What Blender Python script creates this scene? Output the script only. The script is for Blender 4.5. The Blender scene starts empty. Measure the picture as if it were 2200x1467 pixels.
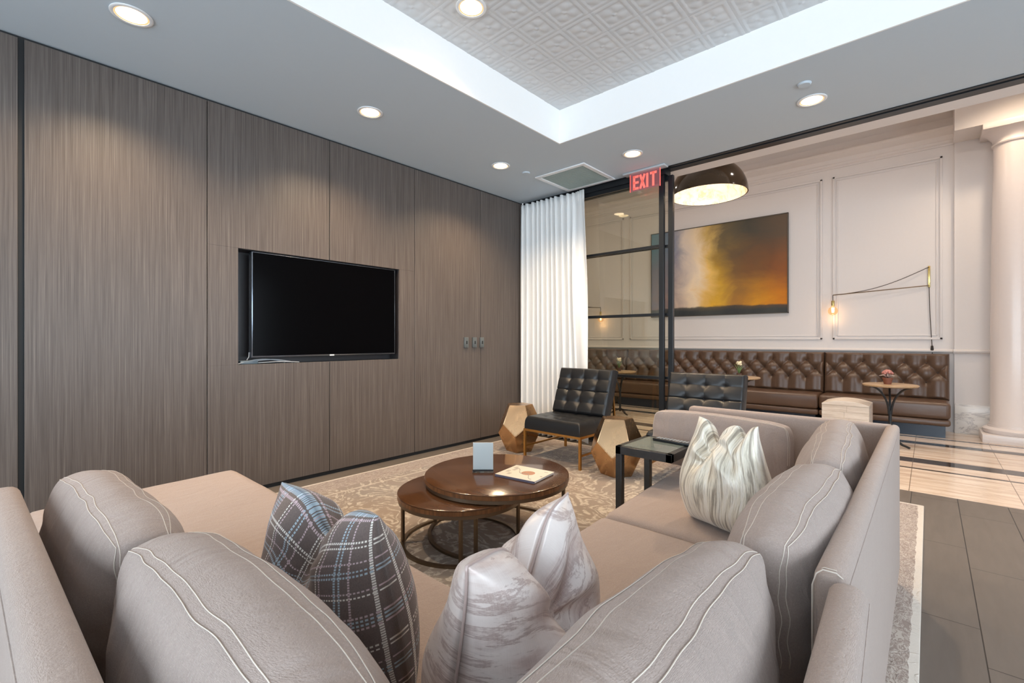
import bpy, bmesh, math, random
from mathutils import Vector, Matrix, noise
random.seed(7)
C = bpy.context.scene.collection
R = math.radians
PI = math.pi

# ------------------------------------------------------------------ materials
class NT:
    def __init__(s, name):
        s.m = bpy.data.materials.new(name); s.m.use_nodes = True
        s.t = s.m.node_tree; s.t.nodes.clear()
        s.out = s.t.nodes.new('ShaderNodeOutputMaterial')
    def n(s, typ, **k):
        x = s.t.nodes.new(typ)
        for a, b in k.items():
            if a.startswith('i_'):
                key = a[2:]
                key = int(key) if key.isdigit() else key.replace('_', ' ')
                if isinstance(b, bpy.types.NodeSocket): s.t.links.new(b, x.inputs[key])
                else: x.inputs[key].default_value = b
            else: setattr(x, a, b)
        return x
    def l(s, a, b): s.t.links.new(a, b)
    def math(s, op, a, b=0.0, c=None):
        x = s.t.nodes.new('ShaderNodeMath'); x.operation = op
        for i, v in enumerate((a, b) if c is None else (a, b, c)):
            if isinstance(v, bpy.types.NodeSocket): s.l(v, x.inputs[i])
            else: x.inputs[i].default_value = v
        return x.outputs[0]
    def mix(s, f, a, b, mode='MIX'):
        x = s.t.nodes.new('ShaderNodeMix'); x.data_type = 'RGBA'; x.blend_type = mode
        for i, v in ((0, f), (6, a), (7, b)):
            if isinstance(v, bpy.types.NodeSocket): s.l(v, x.inputs[i])
            else: x.inputs[i].default_value = (*v, 1) if isinstance(v, tuple) and len(v) == 3 else v
        return x.outputs[2]
    def ramp(s, f, stops, const=False):
        x = s.t.nodes.new('ShaderNodeValToRGB'); cr = x.color_ramp
        if const: cr.interpolation = 'CONSTANT'
        while len(cr.elements) < len(stops): cr.elements.new(0.5)
        for e, (p, c) in zip(cr.elements, stops):
            e.position = p; e.color = (*c, 1) if isinstance(c, tuple) else (c, c, c, 1)
        if isinstance(f, bpy.types.NodeSocket): s.l(f, x.inputs[0])
        return x.outputs[0]
    def coord(s, kind='Object', scale=(1, 1, 1), loc=(0, 0, 0), rot=(0, 0, 0)):
        tc = s.n('ShaderNodeTexCoord'); mp = s.n('ShaderNodeMapping')
        mp.inputs['Scale'].default_value = scale; mp.inputs['Location'].default_value = loc; mp.inputs['Rotation'].default_value = rot
        s.l(tc.outputs[kind], mp.inputs[0]); return mp.outputs[0]
    def noise(s, vec, scale=5, detail=4, rough=.55, dist=0):
        x = s.n('ShaderNodeTexNoise', i_Scale=scale, i_Detail=detail, i_Roughness=rough, i_Distortion=dist)
        s.l(vec, x.inputs['Vector']); return x.outputs[0]
    def bsdf(s, col, rough=.5, metal=0, bump=None, bstr=.2, bdist=.01, spec=.5, sheen=0, coat=0, emit=None, estr=0):
        b = s.n('ShaderNodeBsdfPrincipled')
        for key, v in (('Base Color', col), ('Roughness', rough), ('Metallic', metal), ('Specular IOR Level', spec), ('Sheen Weight', sheen), ('Coat Weight', coat)):
            if isinstance(v, bpy.types.NodeSocket): s.l(v, b.inputs[key])
            else: b.inputs[key].default_value = (*v, 1) if isinstance(v, tuple) and len(v) == 3 else v
        if emit is not None:
            if isinstance(emit, bpy.types.NodeSocket): s.l(emit, b.inputs['Emission Color'])
            else: b.inputs['Emission Color'].default_value = (*emit, 1)
            b.inputs['Emission Strength'].default_value = estr
        if bump is not None:
            bn = s.n('ShaderNodeBump'); bn.inputs['Strength'].default_value = bstr; bn.inputs['Distance'].default_value = bdist
            s.l(bump, bn.inputs['Height']); s.l(bn.outputs[0], b.inputs['Normal'])
        s.l(b.outputs[0], s.out.inputs[0]); return s.m

def simple(name, col, rough=.5, metal=0, nscale=30, var=.06, bstr=.08, **k):
    n = NT(name); v = n.coord()
    f = n.noise(v, nscale, 3)
    c = n.mix(f, tuple(max(0, x * (1 - var)) for x in col), tuple(min(1, x * (1 + var)) for x in col))
    return n.bsdf(c, rough, metal, f, bstr, .002, **k)

def m_fabric(name, col, scale=260, wk=1.0):
    n = NT(name); v = n.coord()
    f = n.noise(v, scale, 4, .75); g = n.noise(v, 6, 5, .6); sp = n.ramp(n.noise(v, 420, 2, .6), [(.60, 0.0), (.72, 1.0)])
    w1 = n.noise(n.coord(scale=(1, 1, 9)), scale * .7, 2)
    wr = n.noise(n.coord(scale=(2.4, 1.2, 1)), 5.5, 3, .55, .8)
    a = n.mix(f, tuple(x * .70 for x in col), tuple(min(1, x * 1.25) for x in col))
    a = n.mix(n.math('MULTIPLY', g, .40), a, tuple(x * .78 for x in col))
    a = n.mix(n.math('MULTIPLY', sp, .35), a, tuple(min(1, x * 1.7) for x in col))
    h = n.math('ADD', n.math('ADD', n.math('MULTIPLY', f, .05), n.math('MULTIPLY', w1, .08)), n.math('MULTIPLY', wr, wk))
    return n.bsdf(a, .92, 0, h, .75, .022, spec=.15, sheen=.2)

def m_veneer():
    n = NT('grey_oak_veneer')
    f1 = n.noise(n.coord(scale=(1, 95, .9)), 1, 5, .75)
    f2 = n.noise(n.coord(scale=(1, 330, 2.2)), 1, 3, .6)
    f3 = n.noise(n.coord(scale=(1, 9, .25)), 1, 3, .5)
    f = n.math('ADD', n.math('MULTIPLY', f1, .55), n.math('MULTIPLY', f2, .45))
    c = n.ramp(f, [(.34, (.045, .036, .031)), (.47, (.094, .076, .067)), (.56, (.135, .112, .100)), (.68, (.22, .190, .172))])
    c = n.mix(n.math('MULTIPLY', f3, .35), c, (.10, .078, .066))
    return n.bsdf(c, .42, 0, f, .12, .001, spec=.45)

def m_plaid():
    n = NT('plaid_wool'); tc = n.n('ShaderNodeTexCoord'); sp = n.n('ShaderNodeSeparateXYZ'); n.l(tc.outputs['UV'], sp.inputs[0])
    base = (.150, .108, .090)
    W = (.70, .66, .60); B = (.36, .44, .50); Pk = (.50, .38, .40)
    def stripes(sock, k, off):
        f = n.math('FRACT', n.math('ADD', n.math('MULTIPLY', sock, k), off))
        w = .017
        st = [(0, 0.0)]; cols = [(0, (0, 0, 0))]
        for p, c in ((.06, W), (.105, W), (.30, Pk), (.335, B), (.375, B), (.41, Pk), (.60, W), (.645, Pk), (.80, B), (.84, B), (.92, Pk)):
            st += [(p, 1.0), (p + w, 0.0)]; cols += [(p, c)]
        return n.ramp(f, st, True), n.ramp(f, [(max(0, p - .004), c) for p, c in cols], True)
    mu, cu = stripes(sp.outputs[0], 2.0, .1); mv, cv = stripes(sp.outputs[1], 2.0, .35)
    d1 = n.math('GREATER_THAN', n.math('FRACT', n.math('MULTIPLY', sp.outputs[1], 80)), .30)
    d2 = n.math('GREATER_THAN', n.math('FRACT', n.math('MULTIPLY', sp.outputs[0], 80)), .38)
    nz = n.noise(n.coord(), 300, 3, .7)
    bc = n.mix(nz, tuple(x * .6 for x in base), tuple(x * 1.5 for x in base))
    big = n.math('GREATER_THAN', n.math('FRACT', n.math('MULTIPLY', sp.outputs[0], 2)), .5)
    bc = n.mix(n.math('MULTIPLY', big, .25), bc, (.10, .10, .115))
    c = n.mix(n.math('MULTIPLY', n.math('MULTIPLY', mu, d1), 1.0), bc, cu)
    c = n.mix(n.math('MULTIPLY', n.math('MULTIPLY', mv, d2), 1.0), c, cv)
    return n.bsdf(c, .95, 0, nz, .4, .002, spec=.1, sheen=.3)

def m_satin():
    n = NT('marbled_satin'); v = n.coord('UV', (2.2, 5, 1), rot=(0, 0, .5))
    a = n.noise(v, 1.0, 6, .60, .8); b = n.noise(n.coord('UV', (60, 3, 1)), 4, 2); e = n.noise(n.coord('UV', (2, 9, 1), rot=(0, 0, .5)), 1.1, 7, .72, .5)
    c = n.ramp(a, [(.32, (.30, .215, .205)), (.43, (.50, .41, .39)), (.51, (.66, .62, .61)), (.60, (.72, .70, .69)), (.72, (.42, .35, .34))])
    c = n.mix(n.ramp(e, [(.41, 0.0), (.46, .8), (.475, .8), (.50, 0.0)]), c, (.27, .175, .16))
    c = n.mix(n.math('MULTIPLY', b, .5), c, (.80, .78, .77))
    return n.bsdf(n.mix(1.0, c, (.98, .90, .86), 'MULTIPLY'), .36, .12, b, .25, .001, spec=.55, sheen=.2)

def m_crushed():
    n = NT('crushed_velvet_stripe'); v = n.coord('UV', (26, 1.6, 1))
    a = n.noise(v, 1, 5, .65, .35); b = n.noise(n.coord('UV', (70, 10, 1)), 1, 4, .6, .6); g = n.noise(n.coord('UV', (4, 4, 1)), 1.3, 3)
    c = n.ramp(a, [(.30, (.17, .14, .10)), (.41, (.38, .33, .26)), (.49, (.80, .74, .60)), (.57, (.88, .84, .75)), (.66, (.42, .37, .29)), (.74, (.70, .64, .52))])
    c = n.mix(n.math('MULTIPLY', b, .30), c, (.55, .50, .42))
    h = n.math('ADD', a, n.math('MULTIPLY', b, .5))
    return n.bsdf(c, n.ramp(b, [(.3, .28), (.7, .6)]), .25, h, .6, .006, spec=.6, sheen=.4)

def m_rug():
    n = NT('distressed_damask_rug')
    v = n.coord(scale=(1, 1, 1))
    wv = n.n('ShaderNodeTexNoise', i_Scale=2.2, i_Detail=3); n.l(v, wv.inputs['Vector'])
    vm = n.n('ShaderNodeVectorMath', operation='MULTIPLY_ADD'); n.l(wv.outputs[1], vm.inputs[0]); vm.inputs[1].default_value = (.45, .45, 0); n.l(v, vm.inputs[2])
    s1 = n.noise(vm.outputs[0], 2.6, 3.5, .55, 1.1)
    curl = n.ramp(s1, [(.40, 0.0), (.425, 1.0), (.45, 1.0), (.47, 0.0), (.515, 0.0), (.53, 1.0), (.55, 1.0), (.565, 0.0), (.61, 0.0), (.625, 1.0)])
    brk = n.ramp(n.noise(v, 26, 4, .7), [(.42, 0.0), (.52, 1.0)])
    big = n.ramp(n.noise(v, .9, 3), [(.38, 0.0), (.62, 1.0)])
    fine = n.noise(v, 120, 3, .7)
    base = n.mix(big, (.235, .180, .142), (.20, .18, .165))
    base = n.mix(n.math('MULTIPLY', fine, .6), base, (.33, .265, .21))
    curl2 = n.math('MULTIPLY', curl, n.math('ADD', n.math('MULTIPLY', brk, .8), .12))
    c = n.mix(curl2, base, (.49, .44, .38))
    # border: pale edge band and a band of dense figure
    sp = n.n('ShaderNodeSeparateXYZ'); n.l(v, sp.inputs[0])
    dx = n.math('SUBTRACT', RUGX, n.math('ABSOLUTE', sp.outputs[0])); dy = n.math('SUBTRACT', RUGY, n.math('ABSOLUTE', sp.outputs[1]))
    d = n.math('MINIMUM', dx, dy)
    wob = n.math('MULTIPLY', n.math('SUBTRACT', n.noise(v, 14, 3), .5), .05)
    edge = n.math('LESS_THAN', n.math('ADD', d, n.math('MULTIPLY', wob, .45)), .030)
    sq = n.ramp(n.noise(n.coord(scale=(2.2, 1, 1)), 15, 4, .6, 1.5), [(.44, 0.0), (.47, 1.0), (.50, 1.0), (.53, 0.0), (.58, 0.0), (.60, 1.0)])
    band = n.math('MULTIPLY', n.math('LESS_THAN', d, .26), sq)
    c = n.mix(n.math('LESS_THAN', d, .26), c, n.mix(fine, (.20, .15, .125), (.29, .225, .19)))
    c = n.mix(n.math('MULTIPLY', band, .7), c, (.50, .44, .385))
    c = n.mix(n.math('MULTIPLY', edge, .9), c, (.60, .55, .49))
    ln = n.math('LESS_THAN', n.math('ABSOLUTE', n.math('SUBTRACT', n.math('ADD', d, n.math('MULTIPLY', wob, .2)), .36)), .012)
    c = n.mix(n.math('MULTIPLY', ln, .7), c, (.52, .46, .39))
    h = n.math('ADD', n.math('MULTIPLY', fine, .6), curl2)
    return n.bsdf(c, .95, 0, h, .5, .004, spec=.1, sheen=.2)

def m_planks():
    n = NT('charcoal_floor_planks'); tc = n.n('ShaderNodeTexCoord'); sp = n.n('ShaderNodeSeparateXYZ'); n.l(tc.outputs['Object'], sp.inputs[0])
    cb = n.n('ShaderNodeCombineXYZ'); n.l(n.math('ADD', sp.outputs[1], 19.58), cb.inputs[0]); n.l(n.math('ADD', sp.outputs[0], 5.30), cb.inputs[1])
    br = n.n('ShaderNodeTexBrick', offset=.7, offset_frequency=2)
    for k, v in (('Color1', (.0, .0, .0, 1)), ('Color2', (1, 1, 1, 1)), ('Mortar', (0, 0, 0, 1)), ('Scale', 1), ('Mortar Size', .0022), ('Mortar Smooth', .1), ('Brick Width', 1.0), ('Row Height', .26)):
        br.inputs[k].default_value = v
    n.l(cb.outputs[0], br.inputs['Vector'])
    g = n.noise(n.coord(scale=(9, 1.4, 1)), 2.2, 5, .6, .4); cl = n.noise(n.coord(), 2.0, 3)
    c = n.mix(g, (.088, .076, .066), (.165, .145, .128))
    c = n.mix(n.math('MULTIPLY', br.outputs[0], .30), c, (.19, .165, .145))
    c = n.mix(n.math('MULTIPLY', cl, .3), c, (.12, .10, .09))
    c = n.mix(br.outputs[1], c, (.015, .013, .012))
    h = n.math('SUBTRACT', n.math('MULTIPLY', g, .15), br.outputs[1])
    return n.bsdf(c, .38, 0, h, .35, .003, spec=.4)

def m_marble_floor():
    n = NT('cream_marble_with_black_bands'); tc = n.n('ShaderNodeTexCoord'); sp = n.n('ShaderNodeSeparateXYZ'); n.l(tc.outputs['Object'], sp.inputs[0])
    v1 = n.noise(n.coord(scale=(.7, 7, 1)), 1.6, 6, .6, .6); v2 = n.noise(n.coord(scale=(1, 5, 1)), 3, 5, .7, 1.2)
    c = n.ramp(v1, [(.35, (.58, .45, .36)), (.5, (.76, .63, .52)), (.7, (.86, .76, .66))])
    c = n.mix(n.ramp(v2, [(.44, 0.0), (.5, .28), (.55, 0.0)]), c, (.42, .31, .24))
    y = n.math('DIVIDE', n.math('SUBTRACT', sp.outputs[1], 4.8), 4.0)
    st = [(0, 0.0)]
    for a, b in ((5.70, 5.75), (6.0, 6.22), (7.08, 7.24), (7.55, 7.62)):
        st += [((a - 4.8) / 4, 1.0), ((b - 4.8) / 4, 0.0)]
    bl = n.ramp(y, st, True)
    vn = n.ramp(n.noise(n.coord(scale=(3, 3, 1)), 3, 6, .7, 2), [(.49, 0.0), (.5, .5), (.51, 0.0)])
    c = n.mix(bl, c, n.mix(vn, (.022, .022, .026), (.30, .28, .26)))
    fx = n.math('FRACT', n.math('DIVIDE', n.math('ADD', sp.outputs[0], 12.72), .63))
    j = n.math('LESS_THAN', fx, .008)
    c = n.mix(n.math('MULTIPLY', j, .85), c, (.16, .11, .08))
    return n.bsdf(c, .07, 0, j, .2, .001, spec=.5)

def m_marble_white():
    n = NT('white_veined_marble'); v = n.coord(scale=(1, 1, 2.2), rot=(0, .5, 0))
    a = n.noise(v, 2.6, 7, .6, 1.6)
    c = n.ramp(a, [(.44, (.80, .78, .75)), (.485, (.62, .60, .59)), (.5, (.52, .50, .50)), (.52, (.78, .76, .73)), (.7, (.84, .82, .79))])
    return n.bsdf(c, .2, 0)

def m_painting():
    n = NT('abstract_oil_canvas'); tc = n.n('ShaderNodeTexCoord'); sp = n.n('ShaderNodeSeparateXYZ'); n.l(tc.outputs['UV'], sp.inputs[0])
    u, v = sp.outputs[0], sp.outputs[1]
    nz = n.noise(n.coord('UV', (1.6, 1.1, 1)), 2.2, 6, .58, .7); n2 = n.noise(n.coord('UV', (1.5, 2.4, 1), loc=(3, 1, 0)), 1.8, 5, .6, .4)
    du = n.math('ADD', n.math('ADD', u, n.math('MULTIPLY', n.math('SUBTRACT', nz, .5), .34)), n.math('MULTIPLY', n.math('SUBTRACT', v, .5), -.03))
    low = n.ramp(du, [(.0, (.20, .17, .22)), (.13, (.34, .25, .24)), (.24, (.62, .50, .40)), (.36, (.90, .74, .52)), (.46, (.80, .50, .16)), (.54, (.85, .50, .06)), (.64, (.48, .24, .06)), (.80, (.72, .34, .04)), (1, (.66, .24, .03))])
    high = n.ramp(du, [(.0, (.16, .30, .40)), (.13, (.20, .25, .36)), (.21, (.38, .38, .42)), (.27, (.72, .64, .56)), (.38, (.82, .68, .48)), (.46, (.60, .42, .15)), (.54, (.16, .13, .08)), (.75, (.09, .085, .07)), (1, (.15, .11, .08))])
    mid = n.ramp(du, [(.0, (.20, .23, .32)), (.17, (.28, .26, .31)), (.26, (.66, .58, .52)), (.37, (.95, .80, .60)), (.45, (.90, .60, .18)), (.53, (.52, .32, .06)), (.66, (.22, .13, .06)), (.85, (.22, .10, .05)), (1, (.30, .12, .05))])
    t = n.math('ADD', v, n.math('MULTIPLY', n.math('SUBTRACT', n2, .5), .45))
    c = n.mix(n.ramp(t, [(.08, 0.0), (.45, 1.0)]), low, mid)
    c = n.mix(n.ramp(t, [(.5, 0.0), (.85, 1.0)]), c, high)
    g = n.math('ADD', v, n.math('MULTIPLY', n.math('SUBTRACT', n2, .5), -.08))
    c = n.mix(n.ramp(g, [(.05, 1.0), (.085, .9), (.10, 0.0)]), c, n.mix(nz, (.015, .02, .035), (.10, .11, .10)))
    return n.bsdf(n.mix(1.0, c, (1.0, .96, .92), 'MULTIPLY'), .75, 0, nz, .1, .002, spec=.12)

def m_wood(name, c1, c2, rough, axis=(1, 12, 12), scale=2.5, coat=0):
    n = NT(name); f = n.noise(n.coord(scale=axis), scale, 6, .6, .5); g = n.noise(n.coord(scale=tuple(a * 6 for a in axis)), scale, 3)
    h = n.math('ADD', n.math('MULTIPLY', f, .7), n.math('MULTIPLY', g, .3))
    return n.bsdf(n.ramp(h, [(.32, c1), (.68, c2)]), rough, 0, h, .05, .001, coat=coat)

def m_glass(name, tint=(.93, .94, .88), ior=1.5):
    n = NT(name); tr = n.n('ShaderNodeBsdfTransparent'); tr.inputs[0].default_value = (*tint, 1)
    gl = n.n('ShaderNodeBsdfGlossy'); gl.inputs['Roughness'].default_value = .0
    fr = n.n('ShaderNodeFresnel'); fr.inputs[0].default_value = ior
    mx = n.n('ShaderNodeMixShader'); n.l(fr.outputs[0], mx.inputs[0]); n.l(tr.outputs[0], mx.inputs[1]); n.l(gl.outputs[0], mx.inputs[2])
    n.l(mx.outputs[0], n.out.inputs[0]); return n.m

def m_emit(name, col, s):
    n = NT(name); e = n.n('ShaderNodeEmission'); e.inputs[0].default_value = (*col, 1); e.inputs[1].default_value = s
    n.l(e.outputs[0], n.out.inputs[0]); return n.m

def m_brass(name, col, rough, sc=6, var=.35, bstr=.1):
    n = NT(name); f = n.noise(n.coord(), sc, 5, .6, .5); g = n.noise(n.coord(), 60, 3)
    c = n.mix(f, tuple(x * (1 - var) for x in col), col)
    return n.bsdf(c, n.ramp(f, [(.3, rough + .12), (.7, rough)]), 1, n.math('ADD', f, n.math('MULTIPLY', g, .08)), bstr, .01)

RUGX, RUGY = 1.87, 2.60
M = dict(
    veneer=m_veneer(), sofa=m_fabric('taupe_sofa_fabric', (.395, .312, .270), wk=.45), cushion=m_fabric('taupe_cushion_fabric', (.375, .300, .265)),
    stitch=simple('cream_stitching', (.62, .55, .48), .9), plaid=m_plaid(), satin=m_satin(), crushed=m_crushed(), rug=m_rug(),
    planks=m_planks(), marble=m_marble_floor(), wmarble=m_marble_white(), art=m_painting(),
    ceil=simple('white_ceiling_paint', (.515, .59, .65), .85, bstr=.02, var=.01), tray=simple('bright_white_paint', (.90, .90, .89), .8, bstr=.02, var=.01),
    tin=simple('pressed_tin_paint', (.62, .63, .64), .55, bstr=.02, var=.02),
    lobby=simple('warm_white_wall_paint', (.74, .70, .68), .6, bstr=.02, var=.015), lobbyc=simple('lobby_ceiling_paint', (.70, .62, .55), .7, var=.01, bstr=.02),
    plaster=simple('room_wall_paint', (.62, .61, .60), .8, var=.02),
    column=simple('column_gloss_paint', (.76, .69, .66), .22, var=.02, bstr=.02),
    dark=simple('dark_reveal', (.012, .013, .014), .6), black=simple('black_steel', (.016, .018, .021), .32, .3, bstr=.05),
    gunmetal=m_brass('brushed_black_steel', (.14, .15, .16), .30, 9, .6), screen=simple('black_tv_screen', (.0015, .0015, .002), .16, var=0, bstr=0, spec=.04),
    bezel=simple('tv_bezel_metal', (.22, .25, .30), .25, .9), gold=m_brass('antique_gold_brass', (.70, .45, .25), .20, 3, .25, .02),
    goldframe=m_brass('gold_painted_steel', (.55, .29, .085), .38, 20, .2), bronze=m_brass('bronze_metal', (.23, .18, .13), .35, 10, .3),
    brass=m_brass('polished_brass', (.68, .52, .20), .22, 10, .15),
    bleather=simple('black_leather', (.011, .012, .014), .36, nscale=140, bstr=.12, spec=.45), brleather=simple('brown_leather', (.100, .056, .034), .33, nscale=110, bstr=.12, var=.12, spec=.6),
    walnut=m_wood('walnut_table_top', (.050, .020, .008), (.098, .040, .015), .20, (1.5, 9, 9), 1.8, .3), walnut_edge=m_wood('walnut_edge_band', (.05, .018, .007), (.24, .10, .035), .4, (26, 26, 1), 2),
    oak=m_wood('cafe_table_oak', (.30, .19, .10), (.46, .32, .19), .4), whitewood=m_wood('whitewashed_wood', (.52, .43, .35), (.80, .73, .65), .55, (1.2, 6, 16), 2),
    curtain=simple('white_curtain_cloth', (.80, .80, .79), .9, nscale=200, bstr=.15, var=.02), white=simple('white_plastic', (.80, .81, .82), .35), paper=simple('white_paper', (.95, .94, .94), .5, var=.01),
    ivory=simple('cream_magazine_cover', (.68, .62, .52), .3, var=.05), spine=simple('purple_grey_spine', (.10, .09, .13), .4), terracotta=simple('printed_terracotta_disc', (.42, .20, .11), .4, var=.35, nscale=60),
    ink=simple('grey_print', (.33, .30, .26), .5), acrylic=m_glass('clear_acrylic', (.93, .95, .95), 1.35), doorglass=m_glass('door_glass', (.955, .95, .90), 1.52), tableglass=simple('smoked_table_glass', (.16, .19, .175), .05, spec=.9, bstr=0),
    glow=m_emit('warm_lamp_glow', (1, .78, .50), 9), rimglow=m_emit('warm_halo_glow', (1, .60, .30), 1.15), filament=m_emit('filament_glow', (1, .62, .26), 22), bulb=None,
    exitred=None, ventm=simple('grey_green_grille', (.36, .42, .40), .6), toe=simple('navy_plinth', (.018, .032, .055), .25), redplastic=simple('red_print', (.6, .06, .05), .4),
    pot=simple('terracotta_pot', (.20, .065, .035), .6), darkpot=simple('dark_clay_pot', (.10, .05, .035), .6), leaf=simple('green_leaf', (.17, .30, .11), .5), petal=simple('cream_petal', (.80, .70, .50), .6), pinkleaf=simple('dusty_pink_foliage', (.48, .20, .17), .7, nscale=80, var=.3),
    cable=simple('dark_textile_cable', (.035, .028, .024), .7), greycable=simple('grey_cable', (.42, .44, .46), .5), adapter=simple('slate_plastic', (.14, .18, .21), .4), switchm=simple('brushed_steel_plate', (.20, .22, .22), .35, .7),
    lampout=simple('bronze_lacquer', (.030, .017, .008), .10, bstr=0, spec=.6), lampin=None, sockm=None)
def _exit():
    n = NT('lit_red_letters'); return n.bsdf((.85, .12, .10), .4, emit=(1, .13, .10), estr=1.0)
M['exitred'] = _exit()
def _bulb():
    n = NT('amber_glowing_bulb'); tr = n.n('ShaderNodeBsdfTransparent'); tr.inputs[0].default_value = (1, .85, .68, 1); e = n.n('ShaderNodeEmission'); e.inputs[0].default_value = (1, .58, .30, 1); e.inputs[1].default_value = 1.1
    gl = n.n('ShaderNodeBsdfGlossy'); gl.inputs['Roughness'].default_value = .02
    m = n.n('ShaderNodeMixShader'); m.inputs[0].default_value = .35; n.l(tr.outputs[0], m.inputs[1]); n.l(e.outputs[0], m.inputs[2])
    m2 = n.n('ShaderNodeMixShader'); m2.inputs[0].default_value = .08; n.l(m.outputs[0], m2.inputs[1]); n.l(gl.outputs[0], m2.inputs[2]); n.l(m2.outputs[0], n.out.inputs[0]); return n.m
M['bulb'] = _bulb()
def _plate():
    n = NT('edge_lit_acrylic'); tr = n.n('ShaderNodeBsdfTransparent'); tr.inputs[0].default_value = (.80, .72, .73, 1); e = n.n('ShaderNodeEmission'); e.inputs[0].default_value = (.62, .24, .27, 1); e.inputs[1].default_value = .8
    m = n.n('ShaderNodeMixShader'); m.inputs[0].default_value = .28; n.l(tr.outputs[0], m.inputs[1]); n.l(e.outputs[0], m.inputs[2]); n.l(m.outputs[0], n.out.inputs[0]); return n.m
M['plate'] = _plate()
def _lin():
    n = NT('pale_gold_leaf_lining'); f = n.noise(n.coord(), 9, 5, .7, 1); c = n.ramp(f, [(.38, (.55, .43, .28)), (.5, (.85, .73, .56)), (.7, (.92, .82, .66))])
    return n.bsdf(c, .5, 0, f, .2, .01)
M['lampin'] = _lin()

# ------------------------------------------------------------------ object helpers
def obj(name, bm, mat, parent=None, smooth=40, loc=None, rz=0):
    me = bpy.data.meshes.new(name)
    bmesh.ops.recalc_face_normals(bm, faces=bm.faces[:])
    bm.to_mesh(me); bm.free()
    if smooth:
        me.shade_smooth()
        if smooth < 180: me.set_sharp_from_angle(angle=R(smooth))
    if mat: 
        for mm in (mat if isinstance(mat, (list, tuple)) else [mat]): me.materials.append(M[mm] if isinstance(mm, str) else mm)
    o = bpy.data.objects.new(name, me); C.objects.link(o)
    if parent is not None: o.parent = parent
    if loc: o.location = loc
    if rz: o.rotation_euler[2] = rz
    return o
def tag(o, label, cat, group=None, kind=None):
    o['label'] = label; o['category'] = cat
    if group: o['group'] = group
    if kind: o['kind'] = kind
    return o
def thing(name, label, cat, loc=(0, 0, 0), rz=0, group=None):
    o = bpy.data.objects.new(name, None); C.objects.link(o); o.empty_display_size = .1
    o.location = loc; o.rotation_euler[2] = rz
    return tag(o, label, cat, group)
def struct(name, bm, mat, parent=None, smooth=30, label=None, cat=None):
    o = obj(name, bm, mat, parent, smooth)
    if parent is None:
        o['kind'] = 'structure'
        if label: o['label'] = label
        if cat: o['category'] = cat
    return o
def dup(root, loc, rz, label, group=None):
    r = root.copy(); C.objects.link(r); r.location = loc; r.rotation_euler[2] = rz; r['label'] = label
    if group: r['group'] = group
    for ch in list(root.children):
        c = ch.copy(); C.objects.link(c); c.parent = r
        for g in list(ch.children):
            d = g.copy(); C.objects.link(d); d.parent = c
    return r
def nb(): return bmesh.new()
def box(bm, x0, x1, y0, y1, z0, z1, bev=0, seg=2, mi=0):
    vs = [bm.verts.new(p) for p in ((x0, y0, z0), (x1, y0, z0), (x1, y1, z0), (x0, y1, z0), (x0, y0, z1), (x1, y0, z1), (x1, y1, z1), (x0, y1, z1))]
    fs = [bm.faces.new([vs[i] for i in q]) for q in ((0, 3, 2, 1), (4, 5, 6, 7), (0, 1, 5, 4), (1, 2, 6, 5), (2, 3, 7, 6), (3, 0, 4, 7))]
    if bev:
        es = list({e for f in fs for e in f.edges})
        r = bmesh.ops.bevel(bm, geom=es, offset=bev, segments=seg, profile=.5, affect='EDGES')
        if mi:
            for f in r['faces']: f.material_index = mi
    for f in fs:
        if f.is_valid: f.material_index = mi
    return bm
def prism(bm, pts, z0, z1, bev=0, seg=3, topfn=None):
    n = len(pts); a = [bm.verts.new((x, y, z0)) for x, y in pts]; b = [bm.verts.new((x, y, z1)) for x, y in pts]
    fs = [bm.faces.new(a[::-1]), bm.faces.new(b)] + [bm.faces.new((a[i], a[(i + 1) % n], b[(i + 1) % n], b[i])) for i in range(n)]
    if bev: bmesh.ops.bevel(bm, geom=list({e for f in fs for e in f.edges}), offset=bev, segments=seg, profile=.5, affect='EDGES')
    return bm
def cyl(bm, x, y, z0, z1, r, r2=None, n=24):
    r2 = r if r2 is None else r2
    a = [bm.verts.new((x + r * math.cos(2 * PI * i / n), y + r * math.sin(2 * PI * i / n), z0)) for i in range(n)]
    b = [bm.verts.new((x + r2 * math.cos(2 * PI * i / n), y + r2 * math.sin(2 * PI * i / n), z1)) for i in range(n)]
    bm.faces.new(a[::-1]); bm.faces.new(b)
    for i in range(n): bm.faces.new((a[i], a[(i + 1) % n], b[(i + 1) % n], b[i]))
    return bm
def lathe(bm, prof, x=0, y=0, n=48, close=False):
    rings = []
    for r, z in prof:
        rings.append([bm.verts.new((x, y, z))] if r < 1e-6 else [bm.verts.new((x + r * math.cos(2 * PI * i / n), y + r * math.sin(2 * PI * i / n), z)) for i in range(n)])
    if close: rings.append(rings[0])
    for a, b in zip(rings, rings[1:]):
        for i in range(n):
            j = (i + 1) % n
            if len(a) == 1 and len(b) == 1: continue
            if len(a) == 1: bm.faces.new((a[0], b[i], b[j]))
            elif len(b) == 1: bm.faces.new((a[i], a[j], b[0]))
            else: bm.faces.new((a[i], a[j], b[j], b[i]))
    return bm
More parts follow.
